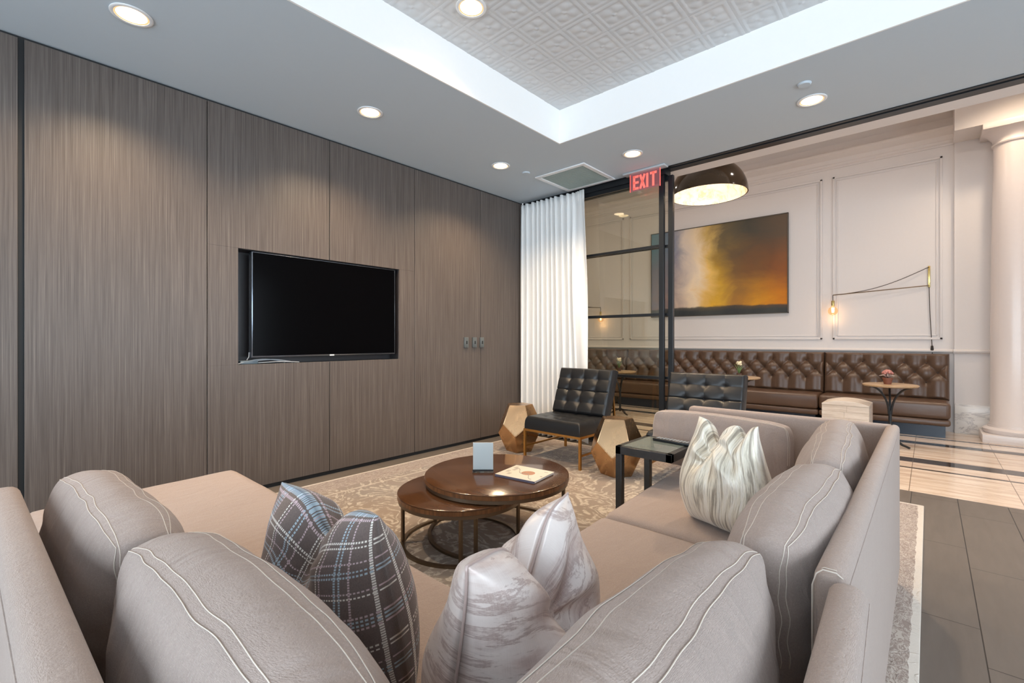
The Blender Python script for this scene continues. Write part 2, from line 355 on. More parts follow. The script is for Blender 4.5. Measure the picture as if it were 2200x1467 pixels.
def tube(bm, pts, r, n=8, closed=False, taper=None):
    pts = [Vector(p) for p in pts]; N = len(pts); rings = []; up = None
    for i, p in enumerate(pts):
        if closed: d = pts[(i + 1) % N] - pts[i - 1]
        else: d = pts[min(i + 1, N - 1)] - pts[max(i - 1, 0)]
        if d.length < 1e-9: d = Vector((0, 0, 1))
        d.normalize()
        if up is None:
            up = Vector((0, 0, 1)) if abs(d.z) < .9 else Vector((1, 0, 0))
        s = d.cross(up)
        if s.length < 1e-6: s = d.cross(Vector((.3, 1, .2)))
        s.normalize(); up = s.cross(d).normalized()
        rr = r if taper is None else r * (1 + (taper - 1) * i / (N - 1))
        rings.append([bm.verts.new(p + (s * math.cos(2 * PI * k / n) + up * math.sin(2 * PI * k / n)) * rr) for k in range(n)])
    pr = list(zip(rings, rings[1:])) + ([(rings[-1], rings[0])] if closed else [])
    for a, b in pr:
        for k in range(n): bm.faces.new((a[k], a[(k + 1) % n], b[(k + 1) % n], b[k]))
    if not closed: bm.faces.new(rings[0][::-1]); bm.faces.new(rings[-1])
    return bm
def bar(bm, p, q, w, h=None):
    """square bar from p to q"""
    p, q = Vector(p), Vector(q); h = h or w; d = (q - p).normalized()
    up = Vector((0, 0, 1)) if abs(d.z) < .95 else Vector((0, 1, 0))
    s = d.cross(up).normalized(); u = s.cross(d)
    vs = [bm.verts.new(c + s * a * w / 2 + u * b * h / 2) for c in (p, q) for a, b in ((-1, -1), (1, -1), (1, 1), (-1, 1))]
    for f in ((3, 2, 1, 0), (4, 5, 6, 7), (0, 1, 5, 4), (1, 2, 6, 5), (2, 3, 7, 6), (3, 0, 4, 7)): bm.faces.new([vs[i] for i in f])
    return bm
def pad(bm, front, back, ns, nt, rim=0, rimfn=None):
    """closed two-sided cushion: front(s,t), back(s,t), s,t in -1..1"""
    uvl = bm.loops.layers.uv.verify()
    def dens(i, n):
        a = -1 + 2 * i / n
        return math.copysign(1 - (1 - abs(a)) ** 1.35, a)
    S = [dens(i, ns) for i in range(ns + 1)]; T = [dens(j, nt) for j in range(nt + 1)]
    F = [[bm.verts.new(front(s, t)) for t in T] for s in S]; B = [[bm.verts.new(back(s, t)) for t in T] for s in S]
    def face(vs, uvs):
        f = bm.faces.new(vs)
        for l, (a, b) in zip(f.loops, uvs): l[uvl].uv = (a / 2 + .5, b / 2 + .5)
    for G, flip in ((F, 0), (B, 1)):
        for i in range(ns):
            for j in range(nt):
                q = [(i, j), (i + 1, j), (i + 1, j + 1), (i, j + 1)]
                if flip: q = q[::-1]
                face([G[a][b] for a, b in q], [(S[a], T[b]) for a, b in q])
    loop = [(i, 0) for i in range(ns)] + [(ns, j) for j in range(nt)] + [(i, nt) for i in range(ns, 0, -1)] + [(0, j) for j in range(nt, 0, -1)]
    rings = [[F[a][b] for a, b in loop]]
    for k in range(rim):
        w = (k + 1) / (rim + 1)
        rings.append([bm.verts.new(rimfn(S[a], T[b], w)) for a, b in loop])
    rings.append([B[a][b] for a, b in loop]); L = len(loop)
    for A, D in zip(rings, rings[1:]):
        for k in range(L):
            k2 = (k + 1) % L; st = [(S[loop[x][0]], T[loop[x][1]]) for x in (k, k2)]
            face([A[k2], A[k], D[k], D[k2]], [st[1], st[0], st[0], st[1]])
    return bm

# ------------------------------------------------------------------ setting: room shell
CZ = 2.99
X0, X1, Y0, YG, YF, XL = -3.96, 4.2, -3.0, 4.66, 8.30, -7.0
bm = nb(); box(bm, X0 - .2, X1, Y0, 4.84, -.1, 0); struct('floor', bm, 'planks', smooth=0, label='dark charcoal plank floor of the lounge')
bm = nb(); box(bm, XL, X1, 4.8405, YF + .2, -.1, .0); struct('floor_lobby', bm, 'marble', smooth=0, label='glossy cream marble lobby floor with black bands')

# timber panel wall with the television niche
bm = nb(); g = .0025
ZB, ZT = .035, 2.972
def panel(y0, y1, z0=ZB, z1=ZT): box(bm, X0 - .02, X0, y0 + g, y1 - g, z0, z1, .0012, 1)
panel(-1.1, .066); panel(-2.2, -1.1); panel(-3.0, -2.2)
panel(.088, 1.02)
panel(1.02, 1.959, 1.91); panel(1.959, 2.876, 1.91); panel(1.02, 1.959, ZB, 1.008); panel(1.959, 2.876, ZB, 1.008)
box(bm, X0 - .02, X0, 1.02 + g, 1.226, 1.008, 1.91); box(bm, X0 - .02, X0, 2.689, 2.876 - g, 1.008, 1.91)
panel(2.876, 3.826); panel(3.826, 4.66)
wl = struct('wall_left', bm, 'veneer', smooth=0, label='wall of grey-brown vertical-grain timber panels')
bm = nb()
box(bm, X0 - .20, X0 - .018, Y0, 1.22, 0, CZ); box(bm, X0 - .20, X0 - .018, 2.695, 4.70, 0, CZ); box(bm, X0 - .20, X0 - .018, 1.22, 2.695, 0, 1.0); box(bm, X0 - .20, X0 - .018, 1.22, 2.695, 1.918, CZ)
box(bm, X0 - .20, X0 - .18, 1.2, 2.7, .9, 2.0)
struct('reveal', bm, 'dark', wl, smooth=0)
bm = nb(); x = X0 - .17
box(bm, x - .01, x, 1.226, 2.689, 1.008, 1.91); box(bm, x, X0 - .0205, 1.222, 1.228, 1.004, 1.914); box(bm, x, X0 - .0205, 2.687, 2.693, 1.004, 1.914); box(bm, x, X0 - .0205, 1.222, 2.693, 1.908, 1.914)
struct('niche_lining', bm, simple('dark_niche_wood', (.03, .026, .028), .4), wl, smooth=0)
bm = nb(); box(bm, x, X0 - .001, 1.228, 2.687, 1.000, 1.008); struct('niche_shelf', bm, simple('slate_shelf', (.055, .075, .085), .25), wl, smooth=0)

# ceiling with a raised tray
TX0, TX1, TY0, TY1, TZ = -2.497, 2.2, -1.2, 3.411, 3.292
bm = nb()
e = .012
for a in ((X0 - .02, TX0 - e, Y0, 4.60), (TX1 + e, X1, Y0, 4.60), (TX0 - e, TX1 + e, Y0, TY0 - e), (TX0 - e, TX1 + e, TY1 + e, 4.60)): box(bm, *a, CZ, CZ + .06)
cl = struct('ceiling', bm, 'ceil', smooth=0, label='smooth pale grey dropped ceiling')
bm = nb()
box(bm, TX0 - e, TX0, TY0, TY1, CZ - .001, TZ + .02); box(bm, TX1, TX1 + e, TY0, TY1, CZ - .001, TZ + .02); box(bm, TX0 - e, TX1 + e, TY1, TY1 + e, CZ - .001, TZ + .02); box(bm, TX0 - e, TX1 + e, TY0 - e, TY0, CZ - .001, TZ + .02)
struct('trim_1', bm, 'tray', smooth=0, label='white upright faces around the ceiling tray')
def tin(a, b):
    m = max(abs(a), abs(b)); h = 0
    h += .0035 * math.exp(-((m - .955) / .03) ** 2) + .0035 * math.exp(-((m - .80) / .035) ** 2)
    h += .0016 * math.exp(-((m - .875) / .025) ** 2) * (1 + math.sin((a if abs(b) > abs(a) else b) * 60))
    r = math.hypot(a, b); th = math.atan2(b, a)
    if r < .78:
        p = abs(math.cos(2 * (th - PI / 4)))  # petals to the corners
        h += .007 * max(0, p - .35) ** .7 * math.sin(PI * min(1, max(0, (r - .1) / .66))) ** .8
        q = abs(math.cos(2 * th))
        h += .004 * max(0, q - .8) ** .7 * math.sin(PI * min(1, max(0, (r - .1) / .45)))
    if r < .13: h += .006 * math.sqrt(1 - (r / .13) ** 2)
    return h
bm = nb(); P = .2285; NN = 30
G = [[bm.verts.new((P * i / NN, P * j / NN, -tin(2 * i / NN - 1, 2 * j / NN - 1))) for j in range(NN + 1)] for i in range(NN + 1)]
for i in range(NN):
    for j in range(NN): bm.faces.new((G[i][j + 1], G[i + 1][j + 1], G[i + 1][j], G[i][j]))
for f in bm.faces: pass
me = bpy.data.meshes.new('ceiling_tin'); bm.to_mesh(me); bm.free(); me.shade_smooth(); me.materials.append(M['tin'])
ct = bpy.data.objects.new('ceiling_tray', me); C.objects.link(ct); ct.location = (TX0 - .03 + .0, TY1 - 21 * P + .03, TZ); ct['kind'] = 'structure'; ct['label'] = 'embossed pressed-tin ceiling inside the tray'
for k, (cnt, off) in enumerate(((21, (P, 0, 0)), (21, (0, P, 0)))):
    a = ct.modifiers.new('array', 'ARRAY'); a.count = cnt; a.use_relative_offset = False; a.use_constant_offset = True; a.constant_offset_displace = off
bm = nb(); box(bm, TX0 - .1, TX1 + .3, TY0 - .2, TY1 + .1, TZ + .03, TZ + .06); struct('ceiling_slab', bm, 'ceil', smooth=0)

# walls with window openings behind the camera and to the right
def wall_open(name, axis, pos, th, a0, a1, z0, z1, ops, mat):
    bm = nb()
    def bx(u0, u1, w0, w1):
        if axis == 'y': box(bm, u0, u1, pos, pos + th, w0, w1)
        else: box(bm, pos, pos + th, u0, u1, w0, w1)
    cur = a0
    for (u0, u1, w0, w1) in ops:
        bx(cur, u0, z0, z1); bx(u0, u1, z0, w0); bx(u0, u1, w1, z1); cur = u1
    bx(cur, a1, z0, z1)
    return struct(name, bm, mat, smooth=0)
BACKW = [(-3.5, -1.3, .35, 2.75), (-1.0, 1.2, .35, 2.75), (1.5, 3.7, .35, 2.75)]
RIGHTW = [(-2.5, -.4, .35, 2.75), (-.1, 2.0, .35, 2.75), (2.3, 4.3, .35, 2.75)]
wall_open('wall_back', 'y', Y0 - .15, .15, X0 - .2, X1 + .15, 0, 3.1, BACKW, 'plaster')
wall_open('wall_right', 'x', X1, .15, Y0 - .15, 4.9, 0, 3.1, RIGHTW, 'plaster')
for i, (w, ax) in enumerate([(w, 'y') for w in BACKW] + [(w, 'x') for w in RIGHTW]):
    u0, u1, z0, z1 = w; bm = nb()
    for s0, s1, t0, t1 in ((u0, u1, z0, z0 + .05), (u0, u1, z1 - .05, z1), (u0, u0 + .05, z0, z1), (u1 - .05, u1, z0, z1), ((u0 + u1) / 2 - .02, (u0 + u1) / 2 + .02, z0, z1)):
        if ax == 'y': box(bm, s0, s1, Y0 - .12, Y0 - .06, t0, t1)
        else: box(bm, X1 + .06, X1 + .12, s0, s1, t0, t1)
    fr = struct('window_%d' % (i + 1), bm, 'black', smooth=0); fr['label'] = 'black framed window'
    bm = nb()
    if ax == 'y': box(bm, u0, u1, Y0 - .095, Y0 - .09, z0, z1)
    else: box(bm, X1 + .09, X1 + .095, u0, u1, z0, z1)
    struct('pane', bm, m_glass('window_glass', (.97, .98, .98), 1.3) if i == 0 else bpy.data.materials['window_glass'], fr, smooth=0)

# black sliding track and the beam above it
bm = nb()
box(bm, X0, X1, 4.60, 4.635, CZ - .008, CZ + .05); box(bm, X0, X1, 4.65, 4.675, CZ - .014, CZ + .05); box(bm, X0, X1, 4.69, 4.76, CZ - .008, CZ + .05)
box(bm, X0, X1, 4.635, 4.69, CZ + .01, CZ + .05)
struct('trim_2', bm, 'black', smooth=0, label='black sliding door track along the ceiling')
bm = nb(); box(bm, XL, X1, 4.761, 4.95, CZ - .006, 4.5); struct('wall_partition', bm, 'lobby', smooth=0, label='beige beam over the sliding track')
bm = nb(); box(bm, XL, X0 - .2, 4.70, 4.95, 0, CZ); struct('wall_lobby_side', bm, 'lobby', smooth=0)
bm = nb(); box(bm, XL - .1, XL, 4.7, YF + .2, 0, 4.5); struct('wall_lobby_left', bm, 'lobby', smooth=0)
bm = nb(); box(bm, X1, X1 + .1, 4.9, YF + .2, 0, 4.5); struct('wall_lobby_right', bm, 'lobby', smooth=0)
bm = nb(); box(bm, XL, X1, 4.7, YF + .2, 4.36, 4.5); struct('ceiling_lobby', bm, 'lobbyc', smooth=0)
bm = nb(); box(bm, XL, X1, YF, YF + .12, 0, 4.4); struct('wall_far', bm, 'lobby', smooth=0, label='warm white panelled lobby wall')
# pier right of the alcove with marble base
bm = nb(); box(bm, .245, X1, YF - .06, YF, 0, 4.4, 0); pr = struct('wall_pier', bm, 'lobby', smooth=0, label='warm white pier beside the column')
bm = nb(); box(bm, .248, X1, YF - .075, YF - .061, 0, .375, .003); struct('marble_base', bm, 'wmarble', pr)
# mouldings on the far wall
def extr(bm, prof, x0, x1, ybase):
    a = [bm.verts.new((x0, ybase - d, z)) for d, z in prof]; b = [bm.verts.new((x1, ybase - d, z)) for d, z in prof]
    bm.faces.new(a); bm.faces.new(b[::-1])
    for i in range(len(prof)): j = (i + 1) % len(prof); bm.faces.new((a[i], b[i], b[j], a[j]))
bm = nb(); extr(bm, [(0, 1.02), (.012, 1.02), (.022, 1.032), (.04, 1.04), (.045, 1.055), (.03, 1.062), (.02, 1.075), (0, 1.08)], XL, .245, YF)
extr(bm, [(0, 1.02), (.012, 1.02), (.022, 1.032), (.04, 1.04), (.045, 1.055), (.03, 1.062), (.02, 1.075), (0, 1.08)], .235, X1, YF - .06)
struct('trim_3', bm, 'lobby', smooth=0, label='chair rail moulding above the banquette')
bm = nb(); CP = [(0, 3.74), (.015, 3.74), (.015, 3.76), (.035, 3.775), (.035, 3.80), (.05, 3.81), (.07, 3.86), (.13, 3.90), (.15, 3.915), (.15, 3.95), (0, 3.95)]
extr(bm, CP, XL, .245, YF)
extr(bm, [(0, 4.36), (.30, 4.36), (.30, 4.34), (.22, 4.28), (.12, 4.24), (.05, 4.17), (0, 4.10)], XL, .245, YF)
struct('trim_4', bm, 'lobby', smooth=25, label='cornice moulding high on the lobby wall')
def frame_mould(name, x0, x1, z0, z1, ybase, lab):
    bm = nb()
    for off, w, d in ((0, .028, .022), (.05, .014, .012)):
        a0, a1, b0, b1 = x0 + off, x1 - off, z0 + off, z1 - off
        box(bm, a0, a1, ybase - d, ybase, b0, b0 + w, .004, 2); box(bm, a0, a1, ybase - d, ybase, b1 - w, b1, .004, 2)
        box(bm, a0, a0 + w, ybase - d, ybase, b0, b1, .004, 2); box(bm, a1 - w, a1, ybase - d, ybase, b0, b1, .004, 2)
    struct(name, bm, 'lobby', label=lab)
frame_mould('trim_5', -1.06, .135, 1.205, 3.615, YF, 'rectangular wall moulding behind the swing-arm lamp')
frame_mould('trim_6', -4.36, -1.19, 1.205, 3.615, YF, 'wide rectangular wall moulding around the painting')
frame_mould('trim_7', -6.9, -4.50, 1.205, 3.615, YF, 'wall moulding seen through the glass door')
# beam over the column
bm = nb(); box(bm, .232, X1, 7.75, YF - .06, 3.735, 4.4); struct('wall_beam', bm, 'lobby', smooth=0, label='lit beam carried by the round column')

# round column
col = thing('column', 'round glossy off-white column with square base and moulded capital', 'column', (.745, 8.00, 0))
col.location = (.76, 7.98, 0)
rc = .215
bm = nb(); lathe(bm, [(0, .19), (rc + .012, .19), (rc + .012, .205), (rc, .225), (rc - .002, 1.2), (rc - .012, 2.4), (rc - .028, 3.50), (0, 3.50)]); obj('shaft', bm, 'column', col)
bm = nb(); box(bm, -.295, .295, -.295, .245, 0, .095, .004); obj('plinth', bm, 'column', col)
bm = nb(); lathe(bm, [(0, .095), (rc + .05, .095), (rc + .066, .115), (rc + .066, .145), (rc + .045, .165), (rc + .022, .17), (rc + .018, .19), (0, .19)]); obj('base_ring', bm, 'column', col)
bm = nb(); lathe(bm, [(0, 3.50), (rc - .015, 3.50), (rc - .01, 3.515), (rc - .02, 3.53), (rc - .018, 3.57), (rc + .02, 3.63), (rc + .05, 3.66), (rc + .06, 3.665), (0, 3.665)]); box(bm, -.29, .29, -.26, .25, 3.665, 3.735, .006); obj('capital', bm, 'column', col)

# sliding glass doors (setting)
def glass_door(name, x0, x1, y, lab, z1=2.93):
    bm = nb(); w = .052; d = .02
    box(bm, x1 - w, x1, y - d, y + d, .02, z1, .002, 1); box(bm, x0, x0 + w, y - d, y + d, .02, z1, .002, 1)
    box(bm, x0 + w, x1 - w, y - d, y + d, .02, .10); box(bm, x0 + w, x1 - w, y - d, y + d, z1 - .05, z1)
    for z in (2.19, 1.468, .797): box(bm, x0 + w, x1 - w, y - d * .8, y + d * .8, z - .014, z + .014)
    o = struct(name, bm, 'black', label=lab)
    bm = nb(); box(bm, x0 + w - .01, x1 - w + .01, y - .003, y + .003, .08, z1 - .03); struct('glass_pane', bm, 'doorglass', o, smooth=0)
glass_door('door_1', -3.93, -2.058, 4.662, 'black steel framed sliding glass door beside the curtain')
glass_door('door_2', -3.90, -1.985, 4.725, 'second black framed sliding glass door stacked behind the first')
bm = nb(); box(bm, X0, -2.03, 4.62, 4.755, 2.925, 2.982); struct('trim_8', bm, 'black', smooth=0, label='black header rail over the glass doors')

# ------------------------------------------------------------------ ceiling fittings
def downlight(x, y, z, label, group, energy=150, spot=True, r=.078):
    t = thing('downlight', label, 'light', (x, y, z), 0, group)
    bm = nb(); lathe(bm, [(r, -.001), (r + .018, -.001), (r + .018, -.005), (r + .012, -.008), (r, -.006)], close=True); obj('trim_ring', bm, 'white', t)
    q = r * .88
    bm = nb(); lathe(bm, [(0, -.0025), (q, -.0025), (q, -.001), (0, -.001)]); obj('lamp_disc', bm, 'glow', t)
    bm = nb(); lathe(bm, [(q, -.0025), (r, -.0035), (r, -.001), (q, -.001)], close=True); obj('halo_ring', bm, 'rimglow', t)  # emissive ring paints the warm halo around the lamp
    if spot:
        l = bpy.data.lights.new('downlight_spot', 'SPOT'); l.energy = energy; l.color = (1, .74, .48); l.spot_size = R(135); l.spot_blend = .8; l.shadow_soft_size = .05
        o = bpy.data.objects.new('downlight_spot', l); C.objects.link(o); o.location = (x, y, z - .012)
    return t
GL = 'recessed ceiling downlights'
downlight(-3.26, .481, CZ, 'recessed round downlight nearest the camera, over the timber wall', GL)
downlight(-3.26, 1.943, CZ, 'recessed round downlight above the television, second along the timber wall', GL)
downlight(-3.265, 3.439, CZ, 'recessed round downlight near the curtain corner, before the air vent', GL)
downlight(-2.113, 4.068, CZ, 'recessed round downlight in front of the exit sign', GL)
downlight(-.648, 4.056, CZ, 'recessed round downlight right of the ceiling tray, by the small disc', GL)
downlight(-2.128, 1.973, TZ - .008, 'round downlight in the embossed tin ceiling tray', GL, 90)
for x, y in ((-3.26, -1.2), (.85, 4.06), (2.4, 4.06), (3.0, 1.9), (3.0, .4)):
    l = bpy.data.lights.new('downlight_spot', 'SPOT'); l.energy = 40; l.color = (1, .74, .48); l.spot_size = R(135); l.spot_blend = .8; l.shadow_soft_size = .05
    o = bpy.data.objects.new('downlight_spot', l); C.objects.link(o); o.location = (x, y, CZ - .012)
for x, y, w in ((-3.2, 3.767, 'beside the air vent'), (-.646, 3.763, 'beside the right-hand downlight')):
    bm = nb(); lathe(bm, [(0, CZ - .012), (.035, CZ - .012), (.042, CZ - .006), (.044, CZ - .0005), (0, CZ + .002)], x, y, 32)
    tag(obj('sprinkler_cover', bm, 'ceil'), 'small flat round white ceiling disc ' + w, 'sprinkler cover', 'ceiling discs')
v = thing('air_vent', 'square white framed air vent in the ceiling corner', 'vent', (-2.895, 4.248, CZ))
bm = nb(); a, b = .318, .27
for s in ((-a, a, -a, -b), (-a, a, b, a), (-a, -b, -b, b), (b, a, -b, b)): box(bm, *s, -.014, -.001, .003, 1)
obj('frame', bm, 'white', v)
bm = nb(); box(bm, -b, b, -b, b, -.006, -.001)
for i in range(26): box(bm, -b + .01, b - .01, -b + .012 + i * .0208, -b + .020 + i * .0208, -.010, -.006)
obj('grille', bm, 'ventm', v, smooth=0)

ex = thing('exit_sign', 'red EXIT sign on clear acrylic hanging from the ceiling', 'exit sign', (-2.215, 4.535, CZ))
bm = nb(); box(bm, -.235, .235, -.05, .05, -.022, -.001, .008, 3); obj('canopy', bm, simple('grey_sign_canopy', (.45, .48, .50), .35), ex)
bm = nb(); box(bm, -.168, .168, -.004, .004, -.205, -.015, .001, 1); obj('acrylic_plate', bm, 'plate', ex)
bm = nb(); yf = -.0065
def seg(p, q, w=.023):
    (x0, z0), (x1, z1) = p, q; d = Vector((x1 - x0, 0, z1 - z0)); L = d.length; d.normalize(); s = Vector((-d.z, 0, d.x)) * w / 2
    a = Vector((x0, 0, z0)); b = Vector((x1, 0, z1))
    vs = [bm.verts.new(p + Vector((0, y, 0))) for y in (yf - .001, yf + .0015) for p in (a - s, b - s, b + s, a + s)]
    for f in ((0, 1, 2, 3), (7, 6, 5, 4), (0, 4, 5, 1), (1, 5, 6, 2), (2, 6, 7, 3), (3, 7, 4, 0)): bm.faces.new([vs[i] for i in f])
zt, zb = -.045, -.190; zm = (zt + zb) / 2
x = -.130
seg((x + .0105, zb), (x + .0105, zt)); 
for z in (zt - .0105, zm, zb + .0105): seg((x, z), (x + .062, z))
x = -.058; seg((x + .008, zb), (x + .058, zt)); seg((x + .008, zt), (x + .058, zb))
x = .030; seg((x, zb), (x, zt))
x = .060; seg((x, zt - .0105), (x + .072, zt - .0105)); seg((x + .036, zb), (x + .036, zt))
obj('letters', bm, 'exitred', ex, smooth=0)
for a, b in ((-.170, -.166), (.166, .170)):
    bm = nb(); box(bm, a, b, -.005, .005, -.206, -.02); obj('lit_edge', bm, 'exitred', ex, smooth=0)

# curtain
bm = nb(); NS, NZ = 260, 40
ct0 = [0]
def curt(s, t):   # s 0..1 along, t 0 bottom..1 top
    xr = -2.865 - .09 * t; x = -3.94 + (xr + 3.94) * s
    f = s * 13 + .35 * noise.noise(Vector((s * 6, 0, 0)))
    amp = .045 * (1 - .35 * t) if s < .80 else .045 * max(0, 1 - (s - .80) / .05)
    y = 4.53 + amp * math.sin(2 * PI * f) + .012 * noise.noise(Vector((s * 14, t * 2.5, 1)))
    if t > .95: y += .008 * math.sin(2 * PI * f * 3) 
    if s > .80: y += -.05 * (s - .8) / .2 * (1 - t) + .018 * math.sin((s - .8) * 20 + t * 7)
    z = .02 + 2.915 * t + (.008 * abs(math.sin(2 * PI * f)) if t > .99 else 0)
    return (x, y, z)
G = [[bm.verts.new(curt(i / NS, j / NZ)) for j in range(NZ + 1)] for i in range(NS + 1)]
for i in range(NS):
    for j in range(NZ): bm.faces.new((G[i][j], G[i + 1][j], G[i + 1][j + 1], G[i][j + 1]))
cur = obj('curtain', bm, 'curtain', smooth=180); tag(cur, 'white pleated floor-length curtain in the corner beside the glass door', 'curtain')
sm = cur.modifiers.new('thick', 'SOLIDIFY'); sm.thickness = .003

# ------------------------------------------------------------------ television and wall fittings
tv = thing('television', 'large black flat-screen television set in the timber wall niche', 'television', (X0 - .02, 1.985, 1.058))
bm = nb(); box(bm, -.055, .01, -.66, .66, .002, .842, .004, 2); obj('housing', bm, 'bezel', tv)
bm = nb(); box(bm, .0105, .014, -.652, .652, .014, .836, .001, 1); obj('screen', bm, 'screen', tv)
bm = nb(); box(bm, .0105, .0145, -.02, .02, .001, .012); obj('badge', bm, 'white', tv)
bm = nb(); box(bm, -.14, -.055, -.2, .2, .2, .6, .005); obj('wall_mount', bm, 'dark', tv)
ad = bm = nb(); box(bm, -.05, .03, 0, .13, 0, .028, .006, 2); o = obj('power_adapter', bm, 'adapter', loc=(X0 - .06, 1.25, 1.008)); tag(o, 'small slate power adapter box lying in the niche under the television', 'power adapter')
bm = nb()
def arcpts(p, q, sag, n=14, side=0):
    p, q = Vector(p), Vector(q)
    return [p.lerp(q, i / n) + Vector((side * math.sin(PI * i / n), 0, sag * math.sin(PI * i / n))) for i in range(n + 1)]
xx = X0 - .03
tube(bm, arcpts((xx, 1.232, 1.012), (xx - .03, 1.60, 1.014), .030), .004)
tube(bm, arcpts((xx - .02, 1.345, 1.028), (xx, 1.65, 1.013), .018), .004); tube(bm, arcpts((xx, 1.38, 1.016), (xx + .01, 1.7, 1.012), .006), .0035)
tube(bm, [(xx - .01, 1.30, 1.04), (xx - .01, 1.315, 1.065), (xx - .02, 1.32, 1.10)], .0035)
tag(obj('cable', bm, 'greycable'), 'grey cables trailing in the niche beneath the television', 'cable')
for i, (y, w) in enumerate(((3.583, 'left of the three, clear of the seam'), (3.713, 'middle of the three'), (3.832, 'rightmost, on the panel seam'))):
    s = thing('light_switch', 'small grey metal switch on timber wall, ' + w, 'switch', (X0 + .0005, y, 1.17), 0, 'switches on the timber wall')
    bm = nb(); box(bm, 0, .022, -.030, .030, -.060, .060, .003, 2); obj('plate', bm, 'switchm', s)
    bm = nb(); box(bm, .022, .027, -.008, .008, -.018, .018, .002, 1); obj('toggle', bm, 'dark', s)

# ------------------------------------------------------------------ rug
bm = nb(); box(bm, -RUGX, RUGX, -RUGY, RUGY, 0, .012, .005, 2)
rg = obj('rug', bm, 'rug', loc=(-1.895, 1.83, .0005)); tag(rg, 'large distressed beige and grey damask rug under the lounge furniture', 'rug')
RZ = .0125

# ------------------------------------------------------------------ sectional sofa
def slab(bm, q, z0, z1, r=.04, crown=.012, ns=26, nt=26, seed=0):
    """soft seat block on quad q = 4 (x,y)"""
    A, B, D, E = [Vector((p[0], p[1], 0)) for p in q]   # s-,t- ; s+,t- ; s+,t+ ; s-,t+
    sx = ((B - A).length + (D - E).length) / 2; sy = ((E - A).length + (D - B).length) / 2
    def base(s, t):
        a, b = s * .5 + .5, t * .5 + .5
        return A.lerp(B, a).lerp(E.lerp(D, a), b)
    def inset(s, t, k):
        # pull boundary inwards by k metres
        return s * (1 - 2 * k / sx), t * (1 - 2 * k / sy)
    def rnd(d): # quarter round: distance from edge d -> drop
        return 0 if d >= r else r - math.sqrt(max(0, r * r - (r - d) ** 2))
    def top(s, t):
        p = base(s, t); dx = (1 - abs(s)) * sx / 2; dy = (1 - abs(t)) * sy / 2
        dr = rnd(dx) + rnd(dy); dr = min(dr, r * 1.0)
        z = z1 - dr + crown * (1 - s ** 4) * (1 - t ** 4) - crown
        z += .004 * noise.noise(Vector((p.x * 4 + seed, p.y * 4, 0)))
        k = (dr / r) ** 4 * .006
        return (p.x, p.y, z)
    def bot(s, t):
        p = base(s, t); return (p.x, p.y, z0)
    pad(bm, top, bot, ns, nt)
SZ = .452; BZ = .785
def skirt_tube(bm, pts, r=.0035): tube(bm, pts, r, 6)
GS = 'taupe sectional sofa units'
# right-hand unit
s1 = thing('sofa_unit', 'taupe right-hand sofa unit with the far arm, beside the marble floor', 'sofa', (-.6, 1.9, RZ), 0, GS)
s1.location = (0, 0, RZ)
def P3(p): return p
bm = nb(); prism(bm, [(-.115, .985), (-.115, 2.93), (-1.10, 2.93), (-1.01, .985)], .03, .27, .012, 3); obj('base', bm, 'sofa', s1)
bm = nb(); slab(bm, [(-1.065, 1.765), (-.17, 1.765), (-.17, 2.875), (-1.13, 2.875)], .27, SZ - RZ, seed=3); obj('seat_cushion', bm, 'sofa', s1, 60)
bm = nb(); slab(bm, [(-1.02, .985), (-.17, .985), (-.17, 1.76), (-1.065, 1.76)], .27, SZ - RZ, seed=5); obj('seat_cushion', bm, 'sofa', s1, 60)
bm = nb(); box(bm, -.158, -.105, .99, 2.95, .06, BZ - RZ, .02, 4); obj('back_panel', bm, 'sofa', s1)
bm = nb(); box(bm, -1.12, -.1085, 2.882, 2.952, .06, BZ - RZ, .022, 4); obj('arm', bm, 'sofa', s1)
bm = nb(); skirt_tube(bm, [(-.1045, .995, BZ - .024 - RZ), (-.1045, 2.90, BZ - .024 - RZ)], .0016); obj('piping', bm, 'sofa', s1)
bm = nb(); tube(bm, [(-.1585, .995, .42), (-.1585, .995, BZ - .045), (-.152, .995, BZ - .022), (-.142, .995, BZ - .0125), (-.122, .995, BZ - .0125), (-.112, .995, BZ - .020)], .0013, 6); tube(bm, [(-.1585, 1.006, .42), (-.1585, 1.006, BZ - .045), (-.152, 1.006, BZ - .022), (-.142, 1.006, BZ - .0125), (-.122, 1.006, BZ - .0125)], .0009, 6); obj('seam', bm, 'stitch', s1)
# corner unit, turned a little
s2 = thing('sofa_unit', 'taupe corner sofa unit nearest the camera behind the silver satin pillow', 'sofa', (0, 0, RZ), 0, GS)
bm = nb(); prism(bm, [(-.115, .03), (-.13, .96), (-.985, .95), (-.695, .03)][:0] or [(-.105, .0), (-.125, .965), (-.69, .965), (-.69, .0)], .03, .27, .012); obj('base', bm, 'sofa', s2)
bm = nb(); slab(bm, [(-.69, .12), (-.16, .10), (-.175, .975), (-1.02, .975)][:0] or [(-.69, .12), (-.12, .12), (-.14, .972), (-.69, .972)], .27, SZ - RZ, seed=8); obj('seat_cushion', bm, 'sofa', s2, 60)
def leanpanel(bm, pts, z0, z1, r=.022, seg=4): prism(bm, pts, z0, z1, r, seg)
bm = nb(); leanpanel(bm, [(-.038, .05), (-.074, .982), (-.130, .980), (-.094, .05)], .06, BZ - RZ); obj('back_panel', bm, 'sofa', s2)
bm = nb(); leanpanel(bm, [(-.05, .05), (-.055, .118), (-.692, .0925), (-.690, .0225)], .06, BZ - RZ); obj('rear_panel', bm, 'sofa', s2)
bm = nb(); skirt_tube(bm, [(-.0375, .06, BZ - .026 - RZ), (-.0735, .97, BZ - .026 - RZ)], .0016); obj('piping', bm, 'sofa', s2)
